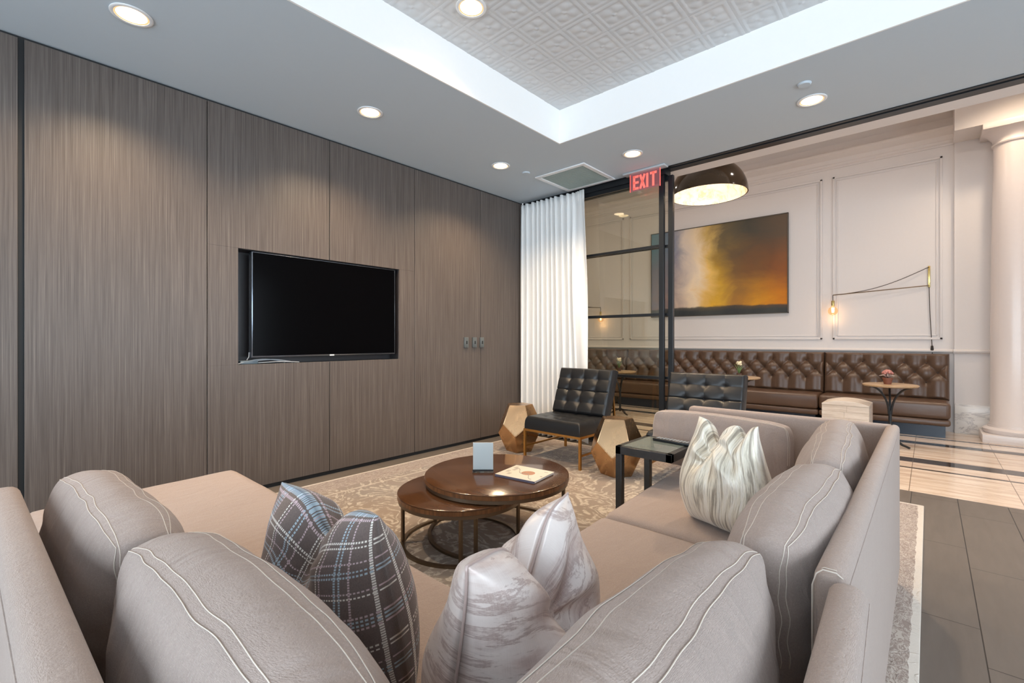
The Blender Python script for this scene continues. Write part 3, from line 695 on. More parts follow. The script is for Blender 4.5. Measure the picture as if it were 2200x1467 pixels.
# left-hand unit with open end
s3 = thing('sofa_unit', 'taupe left-hand sofa unit with the wide open end by the timber wall', 'sofa', (0, 0, RZ), 0, GS)
bm = nb(); prism(bm, [(-.70, .03), (-.70, .93), (-3.03, .91), (-2.95, .03)], .03, .27, .012); obj('base', bm, 'sofa', s3)
bm = nb(); slab(bm, [(-2.975, .055), (-.697, .12), (-.697, .955), (-3.065, .935)], .27, SZ - RZ, .045, ns=60, seed=11); obj('seat_cushion', bm, 'sofa', s3, 60)
bm = nb(); leanpanel(bm, [(-.696, .0915), (-1.955, .0365), (-1.958, -.0335), (-.694, .0215)], .06, BZ - RZ, .026, 4); obj('rear_panel', bm, 'sofa', s3)
bm = nb(); skirt_tube(bm, [(-.70, .0205, BZ - .03 - RZ), (-1.93, -.0335, BZ - .03 - RZ)], .0014); obj('seam', bm, 'sofa', s3)

# loose back cushions, box shape with a gusset and double stitching
def back_cushion(name, label, W, H, T, g, loc, rz, lean=0, seed=0, group='loose taupe back cushions', sag=.0, mat='cushion', nst=True):
    root = thing(name, label, 'cushion', loc, rz, group)
    B = (T - g) / 2
    def warp(x, y, z, s, t):
        n1 = noise.noise(Vector((x * 3 + seed, z * 4, y * 3 + seed))); n2 = noise.noise(Vector((x * 9 + seed * 2, z * 5, y * 7)))
        cr = .5 + .5 * noise.noise(Vector((x * 14 + seed, z * 4 + 3, y * 4)))
        edge = max(abs(s), abs(t)) ** 3
        x += .010 * n1; y += .012 * n1 + .007 * n2 + .007 * edge * (cr - .5); z += .008 * n1 * (1 if t > 0 else .2) - sag * (1 - s * s) * max(0, t) + .004 * edge * (cr - .5)
        fold = abs(s) ** 2.5 * (1 - abs(t) ** 4); y += .012 * fold * noise.noise(Vector((seed, z * 22 + y * 6, x * 5)))
        # lean about the bottom
        a = lean; zz = z + H / 2
        y2 = y * math.cos(a) - zz * math.sin(a); z2 = y * math.sin(a) + zz * math.cos(a)
        return Vector((x, y2, max(.002, z2)))
    def outline(s, t):
        # superellipse-like rounding of corners
        k = abs(s * t) ** 5
        x = W / 2 * s * (1 - .055 * k) * (1 + .012 * (1 - t * t)); z = H / 2 * t * (1 - .09 * k) 
        return x, z + (.018 * (1 - s * s) if t > 0 else 0) * t
    def bulge(s, t): return B * ((1 - abs(s) ** 2.6) ** .55) * ((1 - abs(t) ** 2.4) ** .55) * (1 - .22 * t)
    def fr(s, t):
        x, z = outline(s, t); return warp(x, g / 2 + bulge(s, t), z, s, t)
    def bk(s, t):
        x, z = outline(s, t); return warp(x, -g / 2 - bulge(s, t) * .8, z, s, t)
    def rim(s, t, w, out=.010):
        x, z = outline(s, t); o = out * math.sin(PI * w)
        d = Vector((s ** 9 if True else 0, 0, t ** 9)); d = d.normalized() if d.length > .01 else d
        return warp(x + d.x * o, g / 2 - g * w, z + d.z * o, s, t)
    bm = nb(); pad(bm, fr, bk, 44, 32, 5, rim); o = obj('cover', bm, mat, root, 180)
    if nst:
        bm = nb(); N = 60; e = .0012
        path = [(-1, -1 + 2 * i / 30) for i in range(10, 30)] + [(-1 + 2 * i / N, 1) for i in range(N)] + [(1, 1 - 2 * i / 30) for i in range(0, 21)]
        for side in (0, 1):
            f = fr if side == 0 else bk
            for off in (0, 1):
                pts = []
                for s, t in path:
                    if off == 0:
                        w = .03 if side == 0 else .97
                        p = rim(s, t, w, .012)
                    else:
                        dl = .006; p = f(s * (1 - dl * 2 / W * .8), t * (1 - dl * 2 / H * .8)); p = p + (p - f(s * .7, t * .7)).normalized() * .0005 + Vector((0, 0, .0006))
                    pts.append(p)
                tube(bm, pts, .0009, 4)
        obj('stitching', bm, 'stitch', root, 180)
    return root
GC = 'loose taupe back cushions'
seatz = SZ + .001
# rotated so local +y faces the seat.  right row faces -x : rz = +90deg
back_cushion('back_cushion', 'taupe back cushion nearest the camera on the right-hand row, double stitched', .80, .38, .28, .075, (-.272, .535, seatz), R(90) + R(0), R(1), 1)
back_cushion('back_cushion', 'middle taupe back cushion of the right-hand row, crumpled at its near end', .76, .355, .28, .08, (-.245, 1.385, seatz), R(90), R(1), 2)
back_cushion('back_cushion', 'taupe back cushion in the far corner of the right-hand row against the arm', .97, .36, .26, .08, (-.287, 2.285, seatz), R(90) + R(4), R(1), 5)
back_cushion('back_cushion', 'taupe cushion leaning on the far sofa arm behind the striped pillow', .74, .305, .20, .10, (-.90, 2.725, seatz), R(180) - R(3), R(7), 7, sag=.008)
back_cushion('back_cushion', 'taupe back cushion at the far left end, beside the open sofa end', .78, .338, .26, .085, (-1.60, .190, seatz), R(2.5), R(1), 9)
back_cushion('back_cushion', 'large taupe back cushion in the left foreground behind the plaid pillow', .72, .36, .29, .09, (-.80, .235, seatz), R(2.5), R(1), 12)

# throw pillows
def throw_pillow(name, label, W, H, T, mat, loc, rz, lean, chop=.10, seed=0, piping=None, pinch=.10, wr=.006, chopw=.30, ear=0.0, cy=.0, c0=.04, notch=0, foot=0):
    root = thing(name, label, 'pillow', loc, rz, None)
    def pos(s, t, side):
        x = W / 2 * s * (1 - .075 * (1 - t * t)); z = H / 2 * t * (1 - .05 * (1 - s * s))
        th = T / 2 * ((1 - s * s) ** .5) * ((1 - t * t) ** .5) * (1 - .25 * t)
        th += .006 * (1 - max(abs(s), abs(t)) ** 10)
        y = side * th
        up = min(1, max(0, (t + .35) / 1.35)); up = up * up * (3 - 2 * up)
        c = math.exp(-((s - c0) / chopw) ** 2)
        z -= chop * c * up; y *= (1 - .35 * c * up)
        z -= notch * math.exp(-((s + .62) / .14) ** 2) * up
        x *= (1 - pinch * up) * (1 - foot * max(0, -t) ** 1.5); y += cy * (abs(s) - .4) * up
        x += ear * s * up * up
        cr = noise.noise(Vector((x * 16 + seed, z * 5, side))); cr2 = noise.noise(Vector((x * 7 + z * 5 + seed, z * 8, side * 2)))
        k = (1 - s ** 6) * (1 - t ** 6)
        y += side * k * (wr * cr + wr * 1.4 * cr2)
        # creases fanning out of the chop
        ang = math.atan2(s - .04, .75 - t); rr = math.hypot(s, .75 - t)
        y += side * k * wr * 1.5 * math.sin(ang * 7) * math.exp(-((rr - .45) / .35) ** 2)
        zz = z + H / 2 * .97; a = lean
        y2 = y * math.cos(a) - zz * math.sin(a); z2 = y * math.sin(a) + zz * math.cos(a)
        return Vector((x, y2, max(.002, z2)))
    bm = nb(); pad(bm, lambda s, t: pos(s, t, 1), lambda s, t: pos(s, t, -1), 56, 56); obj('cover', bm, mat, root, 180)
    if piping:
        bm = nb(); N = 40
        path = [(-1, -1 + 2 * i / N) for i in range(N)] + [(-1 + 2 * i / N, 1) for i in range(N)] + [(1, 1 - 2 * i / N) for i in range(N)] + [(1 - 2 * i / N, -1) for i in range(N)]
        pts = [(pos(s, t, 1) + pos(s, t, -1)) / 2 for s, t in path]
        ctr = Vector((0, 0, H / 2)); pts = [p + Vector(((p.x) * .006, 0, (p.z - H / 2) * .006)) for p in pts]
        tube(bm, pts, .0028, 6, True); obj('piping', bm, piping, root, 180)
    return root
throw_pillow('throw_pillow', 'brown plaid wool pillow with pale blue and white lines, dented top', .49, .395, .27, 'plaid', (-1.035, .545, seatz), R(6), R(7), .075, 3, None, .22, .004)
throw_pillow('throw_pillow', 'silvery white marbled satin pillow with a deep dent, in the sofa corner', .47, .405, .28, 'satin', (-.595, .665, seatz), R(102), R(4), .11, 8, 'satin', .17, .008)
throw_pillow('throw_pillow', 'cream and gold crushed striped pillow on the right-hand sofa seats', .42, .43, .24, 'crushed', (-.61, 1.92, seatz), R(160), R(4), .085, 5, None, .36, .010, .26, c0=.25, notch=.05, foot=.28)

# ------------------------------------------------------------------ nesting coffee tables
def coffee(label, x, y, D, top, nleg, a0):
    t = thing('coffee_table', label, 'coffee table', (x, y, RZ), 0, 'nesting round coffee tables'); r = D / 2; top -= RZ
    bm = nb(); lathe(bm, [(0, top), (r - .006, top), (r - .001, top - .003), (r, top - .008), (0, top - .008)], n=96); obj('tabletop', bm, 'walnut', t)
    bm = nb(); lathe(bm, [(r - .004, top - .0085), (r, top - .0085), (r, top - .030), (r - .004, top - .032), (0, top - .032), (0, top - .0085)], n=96); obj('edge_band', bm, 'walnut_edge', t)
    bm = nb(); lathe(bm, [(r - .028, top - .0325), (r - .008, top - .0325), (r - .006, top - .052), (r - .028, top - .052)], n=96, close=True); obj('rim_hoop', bm, 'bronze', t)
    rr = r - .03
    bm = nb(); lathe(bm, [(rr - .011, .0), (rr + .011, .0), (rr + .011, .014), (rr - .011, .014)], n=96, close=True); obj('floor_hoop', bm, 'bronze', t)
    for k in range(nleg):
        a = a0 + 2 * PI * k / nleg; bm = nb(); bar(bm, (rr * math.cos(a), rr * math.sin(a), .008), (rr * math.cos(a), rr * math.sin(a), top - .04), .016); obj('leg', bm, 'bronze', t, 30)
    return t
coffee('larger round walnut coffee table carrying the magazine and card stand', -1.996, 2.07, .89, .380, 4, R(-62))
coffee('smaller round walnut coffee table tucked beneath the larger one', -2.06, 1.83, .74, .322, 4, R(-42))
# magazine
mg = thing('magazine', 'thick magazine with a cream cover and terracotta circle on the large coffee table', 'magazine', (-1.815, 2.126, .3805), R(0))
mg.rotation_euler[2] = R(8)
bm = nb(); box(bm, -.137, .137, -.115, .115, .001, .013, .002, 1); obj('pages', bm, 'paper', mg)
bm = nb(); box(bm, -.139, .139, -.117, .117, .0132, .0145, .0004, 1); obj('cover', bm, 'ivory', mg)
bm = nb(); box(bm, -.139, .139, -.1185, -.1155, .0005, .0135, .0006, 1); obj('spine', bm, 'spine', mg)
bm = nb(); lathe(bm, [(0, .0148), (.042, .0148), (.042, .0144), (0, .0144)], .02, .005, 40); obj('printed_disc', bm, 'terracotta', mg)
bm = nb()
for k, (a, b, w) in enumerate(((-.118, .07, .045), (-.100, .03, .05), (-.118, -.02, .04), (-.085, -.06, .035))):
    for j in range(4): box(bm, a + .006 * j, a + .006 * j + .003, b - w / 2, b + w / 2 * (1 - .2 * (j % 2)), .0146, .01485)
pts = [(-.10 + .2 * i / 20, .05 - .13 * (i / 20) + .02 * math.sin(i * .6), .0148) for i in range(21)]; tube(bm, pts, .002, 5)
box(bm, .115, .128, -.02, -.008, .0146, .0149); box(bm, .09, .115, .075, .082, .0146, .0149)
obj('cover_print', bm, 'ink', mg, 0)
cs = thing('card_stand', 'upright white card in a clear acrylic holder on the large coffee table', 'card holder', (-2.045, 1.997, .3805), R(42.1))
bm = nb(); box(bm, -.066, .066, -.012, .035, .0, .012, .002, 1); obj('foot', bm, 'acrylic', cs)
bm = nb(); box(bm, -.062, .062, -.004, .000, .012, .185, .0006, 1); obj('card', bm, 'paper', cs)
bm = nb(); box(bm, -.064, .064, -.0065, -.0045, .012, .186); obj('clear_sleeve', bm, 'acrylic', cs, 0)
bm = nb(); box(bm, -.064, .064, -.010, -.0067, .009, .020, .001, 1); obj('dark_base_strip', bm, 'dark', cs)

# C-shaped side table
st = thing('side_table', 'black steel side table with smoked glass top beside the sofa seat', 'side table', (-1.099, 2.405, RZ))
h = .63 - RZ; bm = nb(); w = .155; d = .185
for s in ((-w, w, -d, -d + .03), (-w, w, d - .03, d), (-w, -w + .03, -d, d), (w - .03, w, -d, d)): box(bm, *s, h - .042, h, .0015, 1)
obj('top_frame', bm, 'gunmetal', st)
bm = nb(); box(bm, -w + .03, w - .03, -d + .03, d - .03, h - .006, h + .0005); obj('glass_top', bm, 'tableglass', st, 0)
for yy in (-d, d - .035):
    bm = nb(); box(bm, -w, -w + .035, yy, yy + .035, 0, h - .042, .0015, 1); obj('leg', bm, 'gunmetal', st)
bm = nb(); box(bm, -w, -w + .03, -d + .035, d - .035, 0, .022); obj('floor_bar', bm, 'gunmetal', st)
rm = thing('remote_control', 'dark remote control lying on the glass side table', 'remote control', (-1.045, 2.485, .631), R(-5))
bm = nb(); box(bm, -.115, .115, -.024, .024, 0, .016, .005, 3); obj('body', bm, 'black', rm)
bm = nb()
for i in range(10):
    for j in range(3): box(bm, -.095 + i * .019, -.084 + i * .019, -.016 + j * .012, -.009 + j * .012, .016, .0185, .001, 1)
obj('buttons', bm, 'greycable', rm)
bm = nb(); box(bm, .093, .103, .004, .013, .016, .019, .001, 1); obj('power_button', bm, 'redplastic', rm)['label'] = 'small red button'
# lower dark ledge seen behind the side table is the second armchair's seat

# ------------------------------------------------------------------ gold dodecahedron tables
def dodeca(label, x, y, rz, r=.142, H=.497):
    bm = nb(); z3 = H / 2.618; V = []
    for k, (rad, z, off) in enumerate(((1, 2.618, 36), (1.618, 1.618, 36), (1.618, 1.0, 0), (1, 0, 0))):
        V.append([bm.verts.new((rad * r * math.cos(R(off + 72 * i)), rad * r * math.sin(R(off + 72 * i)), z * z3)) for i in range(5)])
    T_, U, L, Bo = V
    bm.faces.new(T_); bm.faces.new(Bo[::-1])
    for i in range(5):
        j = (i + 1) % 5
        bm.faces.new((T_[i], U[i], L[j], U[j], T_[j]))
        bm.faces.new((Bo[i], Bo[j], L[j], U[i], L[i]))
    bmesh.ops.bevel(bm, geom=bm.edges[:], offset=.004, segments=2, affect='EDGES')
    o = obj('accent_table', bm, 'gold', None, 20, (x, y, RZ), rz)
    return tag(o, label, 'accent table', 'faceted gold drum tables')
# upper faces point at angles 72*k (+72): orient one at the wanted bearing
dodeca('faceted antique-gold drum table left of the black chair by the timber wall', -3.27, 3.74, R(-60))
dodeca('faceted antique-gold drum table right of the black chair, behind the side table', -2.055, 3.66, R(-70))

# ------------------------------------------------------------------ black tufted lounge chairs
def tuftpad(bm, W, H, T, nx, nz, amp, style, ns, nt, r=.03):
    """pad lying in local x (width) and z (height), front toward -y"""
    def edge(s, t):
        dx = (1 - abs(s)) * W / 2; dz = (1 - abs(t)) * H / 2; d = min(dx, dz)
        return 1 if d >= r else math.sqrt(max(0, 1 - (1 - d / r) ** 2))
    def fr(s, t):
        x, z = W / 2 * s, H / 2 * t; e = edge(s, t)
        if style == 'grid':
            p, q = (s * .5 + .5) * nx, (t * .5 + .5) * nz
            a, b = abs(math.sin(PI * p)), abs(math.sin(PI * q)); h = amp * (a ** .3 * .35 + b ** .22 * .65)
            bx_, bz_ = p - round(p), q - round(q)
            inb = 0 < round(p) < nx and 0 < round(q) < nz
            dd = math.hypot(bx_ * W / nx, bz_ * H / nz)
            dep = amp * 1.0 * math.exp(-(dd / .030) ** 1.5) if inb else 0
        else:
            p, q = (s * .5 + .5) * nx, (t * .5 + .5) * nz
            q = (1 - t) * .5 * H / .127; qc = min(3, max(1, q))
            h = amp * abs(math.sin(PI * (p + qc + 1) / 2) * math.sin(PI * (p - qc - 1) / 2)) ** .55; dep = 0; best = 9
            for i in (math.floor(p), math.floor(p) + 1):
                for j in (1, 2, 3):
                    if (i + j) % 2 == 1 and 0 < i < nx:
                        best = min(best, math.hypot((p - i) * W / nx, (q - j) * .127))
            if best < 1: dep = amp * .75 * math.exp(-(best / .036) ** 1.6)
        y = -(T * .30 + (T * .70 - amp) * e + h * e - dep)
        return (x, y, z)
    def bk(s, t): return (W / 2 * s, 0, H / 2 * t)
    pad(bm, fr, bk, ns, nt)
def lounge_chair(label, x, y, rz):
    t = thing('lounge_chair', label, 'chair', (x, y, RZ), rz, 'black tufted lounge chairs')
    W = .66; fw = .68; dpt = .72; zf = .30
    for sx in (-1, 1):
        for sy in (0, 1):
            bm = nb(); bar(bm, (sx * (fw / 2 - .011), -dpt / 2 + .011 + sy * (dpt - .022), 0), (sx * (fw / 2 - .011), -dpt / 2 + .011 + sy * (dpt - .022), zf), .022); obj('leg', bm, 'goldframe', t, 30)
    bm = nb(); a, b = fw / 2 - .011, dpt / 2 - .011
    for p, q in (((-a, -b, zf - .011), (a, -b, zf - .011)), ((-a, b, zf - .011), (a, b, zf - .011)), ((-a, -b, zf - .011), (-a, b, zf - .011)), ((a, -b, zf - .011), (a, b, zf - .011))): bar(bm, p, q, .021)
    obj('seat_rail', bm, 'goldframe', t, 30)
    for sx in (-1, 1):
        bm = nb(); bar(bm, (sx * a, -b, .125), (sx * a, b, .125), .016); obj('stretcher', bm, 'goldframe', t, 30)
    bm = nb()
    tuftpad(bm, W, .56, .125, 4, 4, .008, 'grid', 64, 56)
    bmesh.ops.transform(bm, matrix=Matrix.Translation((0, -.075, zf + .0)) @ Matrix.Rotation(R(-90), 4, 'X'), verts=bm.verts)
    obj('seat', bm, 'bleather', t, 60)
    lean = R(-20)
    bm = nb(); tuftpad(bm, W, .50, .115, 4, 4, .018, 'grid', 104, 88)
    Mx = Matrix.Translation((0, .235, zf + .305)) @ Matrix.Rotation(lean, 4, 'X')
    bmesh.ops.transform(bm, matrix=Mx @ Matrix.Translation((0, .02, .03)), verts=bm.verts); obj('backrest', bm, 'bleather', t, 60)
    for i in (1, 2, 3):
        for j in (1, 2, 3):
            bm = nb(); bmesh.ops.create_icosphere(bm, subdivisions=2, radius=.008, matrix=Mx @ Matrix.Translation((-W / 2 + W * i / 4, .02 - .115 + .0325, .03 - .25 + .5 * j / 4))); obj('button', bm, 'bleather', t, 180)
    bm = nb()
    for sx in (-1, 1): bar(bm, Mx @ Vector((sx * .29, .035, -.30)), Mx @ Vector((sx * .29, .035, .24)), .02)
    bar(bm, Mx @ Vector((-.29, .035, .2)), Mx @ Vector((.29, .035, .2)), .02)
    for sx in (-1, 1): bar(bm, (sx * .29, b, zf), Mx @ Vector((sx * .29, .035, .1)), .018)
    obj('back_frame', bm, 'goldframe', t, 30)
    return t
lc = lounge_chair('black tufted leather lounge chair on a gold frame before the curtain', -2.685, 3.88, R(0))
dup(lc, (-1.475, 4.02, RZ), R(5), 'black tufted leather lounge chair behind the far sofa arm', 'black tufted lounge chairs')
bm = nb(); box(bm, -2.76, -2.70, 4.18, 4.183, .20, .295, .001, 1); tg = obj('care_tag', bm, 'paper'); tg.parent = lc; tg.matrix_parent_inverse = Matrix.Translation((2.685, -3.88, -RZ)); tg['label'] = 'white label hanging under the seat'

# ------------------------------------------------------------------ lobby: banquettes
def banquette(label, x0, x1, nx):
    t = thing('banquette', label, 'banquette', ((x0 + x1) / 2, 7.95, 0), 0, 'brown leather wall banquettes'); W = x1 - x0 - .006
    bm = nb(); box(bm, -W / 2 + .02, W / 2 - .045, -.215, .32, 0, .15); obj('plinth', bm, 'toe', t, 0)
    bm = nb(); box(bm, -W / 2, W / 2, -.325, .30, .15, .232, .03, 4); obj('seat_base', bm, 'brleather', t)
    bm = nb(); box(bm, -W / 2, W / 2, -.335, .24, .232, .44, .045, 5); obj('seat', bm, 'brleather', t)
    bm = nb(); tuftpad(bm, W, .60, .13, nx, 5, .042, 'diamond', max(60, int(W * 100)), 76, .04)
    bmesh.ops.transform(bm, matrix=Matrix.Translation((0, .245, .715)) @ Matrix.Rotation(R(-9), 4, 'X'), verts=bm.verts); obj('tufted_back', bm, 'brleather', t, 60)
    bme = bpy.data.meshes.get('banquette_button')
    if bme is None:
        bm = nb(); bmesh.ops.create_icosphere(bm, subdivisions=1, radius=.012); bme = bpy.data.meshes.new('banquette_button'); bm.to_mesh(bme); bm.free(); bme.shade_smooth(); bme.materials.append(simple('shaded_brown_button', (.035, .018, .011), .35))  # darker than the leather: shade inside the tuft dips put into the colour
    for j in range(1, 4):
        for i in range(1, nx):
            if (i + j) % 2 == 1:
                p = Matrix.Translation((0, .245, .715)) @ Matrix.Rotation(R(-9), 4, 'X') @ Vector((-W / 2 + W * i / nx, -.13 + .042 * 1.75 - .002, .3 - .127 * j))
                o = bpy.data.objects.new('button', bme); C.objects.link(o); o.parent = t; o.location = p
    return t
banquette('right-hand brown tufted leather banquette beside the column', -1.143, .20, 12)
banquette('long middle brown tufted leather banquette under the painting', -4.345, -1.143, 28)
banquette('far left brown tufted leather banquette seen through the glass', -6.9, -4.345, 22)

# café tables
def cafe(label, x, y, a):
    t = thing('cafe_table', label, 'table', (x, y, 0), a, 'small round café tables'); h = .70; r = .252
    bm = nb(); lathe(bm, [(0, h), (r - .012, h), (r, h - .006), (r, h - .016), (r - .015, h - .026), (0, h - .026)], n=56); obj('tabletop', bm, 'oak', t)
    bm = nb(); tube(bm, [(0, 0, .05), (0, 0, .40)], .016, 10); obj('pole', bm, 'black', t)
    for k in range(3):
        an = 2 * PI * k / 3; c, s = math.cos(an), math.sin(an)
        pts = []
        for i in range(13):
            u = i / 12; rr = .012 + .20 * (1 - math.cos(u * PI / 2)) ** .9; z = .36 + .313 * math.sin(u * PI / 2) ** .9
            pts.append((rr * c, rr * s, z))
        bm = nb(); tube(bm, pts, .011, 8); obj('bracket', bm, 'black', t)
        bm = nb(); tube(bm, [(.0, .0, .09), (.06 * c, .06 * s, .075), (.12 * c, .12 * s, .035), (.19 * c, .19 * s, .014)], .017, 8, taper=.7); obj('foot', bm, 'black', t)
    return t
cafe('small round oak café table in front of the right-hand banquette, pink plant on it', -.325, 6.74, R(-25))
cafe('small round oak café table at the middle banquette, cream flower on it', -1.91, 6.73, R(-25))
cafe('small round oak café table seen through the glass door', -3.70, 6.70, R(-25))
def flower(x, y, lab):
    p = thing('potted_flower', lab, 'plant', (x, y, .7005), 0, 'potted flowers on the café tables')
    bm = nb(); lathe(bm, [(0, 0), (.028, 0), (.034, .045), (.030, .045), (0, .04)], n=20); obj('pot', bm, 'darkpot', p)
    bm = nb()
    for k in range(7):
        a = k * .9; ln = .10 + .03 * (k % 3); tube(bm, [(0, 0, .04), (.02 * math.cos(a), .02 * math.sin(a), .04 + ln * .5), (.055 * math.cos(a), .055 * math.sin(a), .04 + ln)], .007, 5, taper=.15)
    tube(bm, [(0, 0, .04), (.004, 0, .16)], .004, 5)
    obj('leaves', bm, 'leaf', p, 180)
    bm = nb()
    for k in range(9):
        a = k * 2.4; bmesh.ops.create_icosphere(bm, subdivisions=2, radius=.018, matrix=Matrix.Translation((.020 * math.cos(a), .020 * math.sin(a), .165 + .035 * (k / 8))) @ Matrix.Diagonal((1, 1, .8, 1)))
    obj('blossom', bm, 'petal', p, 180)
flower(-1.915, 6.72, 'cream flower with green leaves in a dark pot on the café table')
flower(-3.72, 6.70, 'cream flower on the café table behind the glass door')
p = thing('potted_plant', 'dusty pink round-headed plant in a terracotta pot on the café table', 'plant', (-.345, 6.70, .7005))
bm = nb(); lathe(bm, [(0, 0), (.033, 0), (.044, .055), (.048, .055), (.048, .072), (.042, .072), (.038, .06), (0, .058)], n=24); obj('pot', bm, 'pot', p)
bm = nb(); random.seed(3)
for k in range(60):
    v = Vector((random.gauss(0, 1), random.gauss(0, 1), random.gauss(0, 1))).normalized()
    v.z = abs(v.z) * .8 - .1
    bmesh.ops.create_icosphere(bm, subdivisions=1, radius=.013, matrix=Matrix.Translation(Vector((0, 0, .125)) + v * .042))
obj('flower_head', bm, 'pinkleaf', p, 180)
bm = nb()
for k in range(7):
    a = k * .9 + .3; L = .07 + .03 * (k % 3); tube(bm, [(0, 0, .07), (L * .5 * math.cos(a), L * .5 * math.sin(a), .105), (L * math.cos(a), L * math.sin(a), .095)], .008, 5, taper=.2)
tube(bm, [(0, 0, .06), (0, 0, .13)], .006, 6)
obj('leaves', bm, simple('grey_pink_leaf', (.52, .40, .36), .6), p, 180)

# whitewashed block stool
sl = thing('block_stool', 'whitewashed stacked-wood block stool with a saddle top behind the sofa', 'stool', (-.725, 6.80, 0))
bm = nb(); nlay = 6; random.seed(5)
for k in range(nlay):
    z0, z1 = k * .072, (k + 1) * .072 - .001; cuts = [-.225, random.uniform(-.12, .12), .225]
    for a, b in zip(cuts, cuts[1:]):
        for (c, d) in ((-.225, random.uniform(-.05, .05)),):
            box(bm, a + .0005, b - .0005, -.225, d, z0, z1, .0015, 1); box(bm, a + .0005, b - .0005, d + .001, .225, z0, z1, .0015, 1)
obj('stacked_blocks', bm, 'whitewood', sl, 0)
bm = nb(); N = 16
A = [[bm.verts.new((-.225 + .45 * i / N, yy, .433 + (.055 - .04 * ((2 * i / N - 1) ** 2) if tp else 0))) for yy in (-.225, .225)] for tp in (0, 1) for i in range(N + 1)]
lo, hi = A[:N + 1], A[N + 1:]
for i in range(N):
    bm.faces.new((hi[i][0], hi[i + 1][0], hi[i + 1][1], hi[i][1])); bm.faces.new((lo[i][0], lo[i][1], lo[i + 1][1], lo[i + 1][0]))
    bm.faces.new((lo[i][0], lo[i + 1][0], hi[i + 1][0], hi[i][0])); bm.faces.new((lo[i][1], hi[i][1], hi[i + 1][1], lo[i + 1][1]))
bm.faces.new((lo[0][0], hi[0][0], hi[0][1], lo[0][1])); bm.faces.new((lo[N][0], lo[N][1], hi[N][1], hi[N][0]))
obj('seat_top', bm, 'whitewood', sl, 30)

# painting
pt = thing('painting', 'wide abstract painting of gold cloud over a dark horizon on the lobby wall', 'painting', (-2.77, YF - .001, 2.41))
W, H = 2.275, 1.575
bm = nb(); uvl = bm.loops.layers.uv.verify()
box(bm, -W / 2 + .012, W / 2 - .012, -.038, -.002, -H / 2 + .012, H / 2 - .012)
for f in bm.faces:
    for l in f.loops: l[uvl].uv = (l.vert.co.x / W + .5, l.vert.co.z / H + .5)
obj('canvas', bm, 'art', pt, 0)
bm = nb()
for s in ((-W / 2, W / 2, -H / 2, -H / 2 + .012), (-W / 2, W / 2, H / 2 - .012, H / 2), (-W / 2, -W / 2 + .012, -H / 2, H / 2), (W / 2 - .012, W / 2, -H / 2, H / 2)): box(bm, s[0], s[1], -.05, -.001, s[2], s[3])
obj('frame', bm, simple('dark_bronze_frame', (.10, .085, .07), .4, .4), pt, 0)

# swing-arm bulb lamps
def swing(label, x, y0, dirx=-1, arm=1.05):
    t = thing('swing_arm_lamp', label, 'wall lamp', (x, y0, 0), 0, 'brass swing-arm bulb lamps')
    bm = nb(); box(bm, -.012, .012, -.02, -.001, 1.90, 2.185, .003, 2); obj('wall_bracket', bm, 'brass', t)
    tip = (dirx * arm, -.10, 1.858)
    bm = nb(); tube(bm, [(0, -.022, 1.925), tip], .0065, 8); obj('arm', bm, 'bronze', t)
    bm = nb(); tube(bm, [Vector((0, -.024, 2.17)).lerp(Vector(tip), i / 14) + Vector((0, 0, -.075 * math.sin(PI * i / 14))) for i in range(15)], .0045, 6)
    tube(bm, [tip, (tip[0], tip[1], 1.775)], .0045, 6)
    tube(bm, [(0, -.018, 1.905), (.01, -.016, 1.5), (.03, -.016, 1.1), (.032, -.016, .98)], .0045, 6)
    obj('cable', bm, 'cable', t)
    bm = nb(); lathe(bm, [(0, 1.03), (.010, 1.035), (.018, 1.06), (.012, 1.12), (0, 1.13)], .03, -.02, 14); obj('inline_switch', bm, 'cable', t)
    bm = nb(); lathe(bm, [(0, 1.775), (.018, 1.775), (.020, 1.765), (.020, 1.70), (0, 1.70)], tip[0], tip[1], 20); obj('socket', bm, 'brass', t)
    bm = nb(); lathe(bm, [(.0165, 1.70), (.020, 1.69), (.05, 1.665), (.062, 1.63), (.058, 1.60), (.035, 1.572), (0, 1.563)], tip[0], tip[1], 28); b = obj('bulb', bm, 'bulb', t, 180)
    bm = nb()
    for k in range(4): tube(bm, [(tip[0] + .010 * math.cos(k * 1.57), tip[1] + .010 * math.sin(k * 1.57), 1.60), (tip[0] + .016 * math.cos(k * 1.57), tip[1] + .016 * math.sin(k * 1.57), 1.675)], .0035, 5)
    obj('filament', bm, 'filament', b, 180)
    l = bpy.data.lights.new('bulb_light', 'POINT'); l.energy = .5; l.color = (1, .6, .3); l.shadow_soft_size = .03
    o = bpy.data.objects.new('bulb_light', l); C.objects.link(o); o.location = (x + tip[0], y0 + tip[1], 1.50)
swing('brass swing-arm lamp with a glowing round bulb, right of the painting', .003, YF)
swing('brass swing-arm lamp with a glowing bulb, seen through the glass door', -6.02, YF, 1, 1.05)

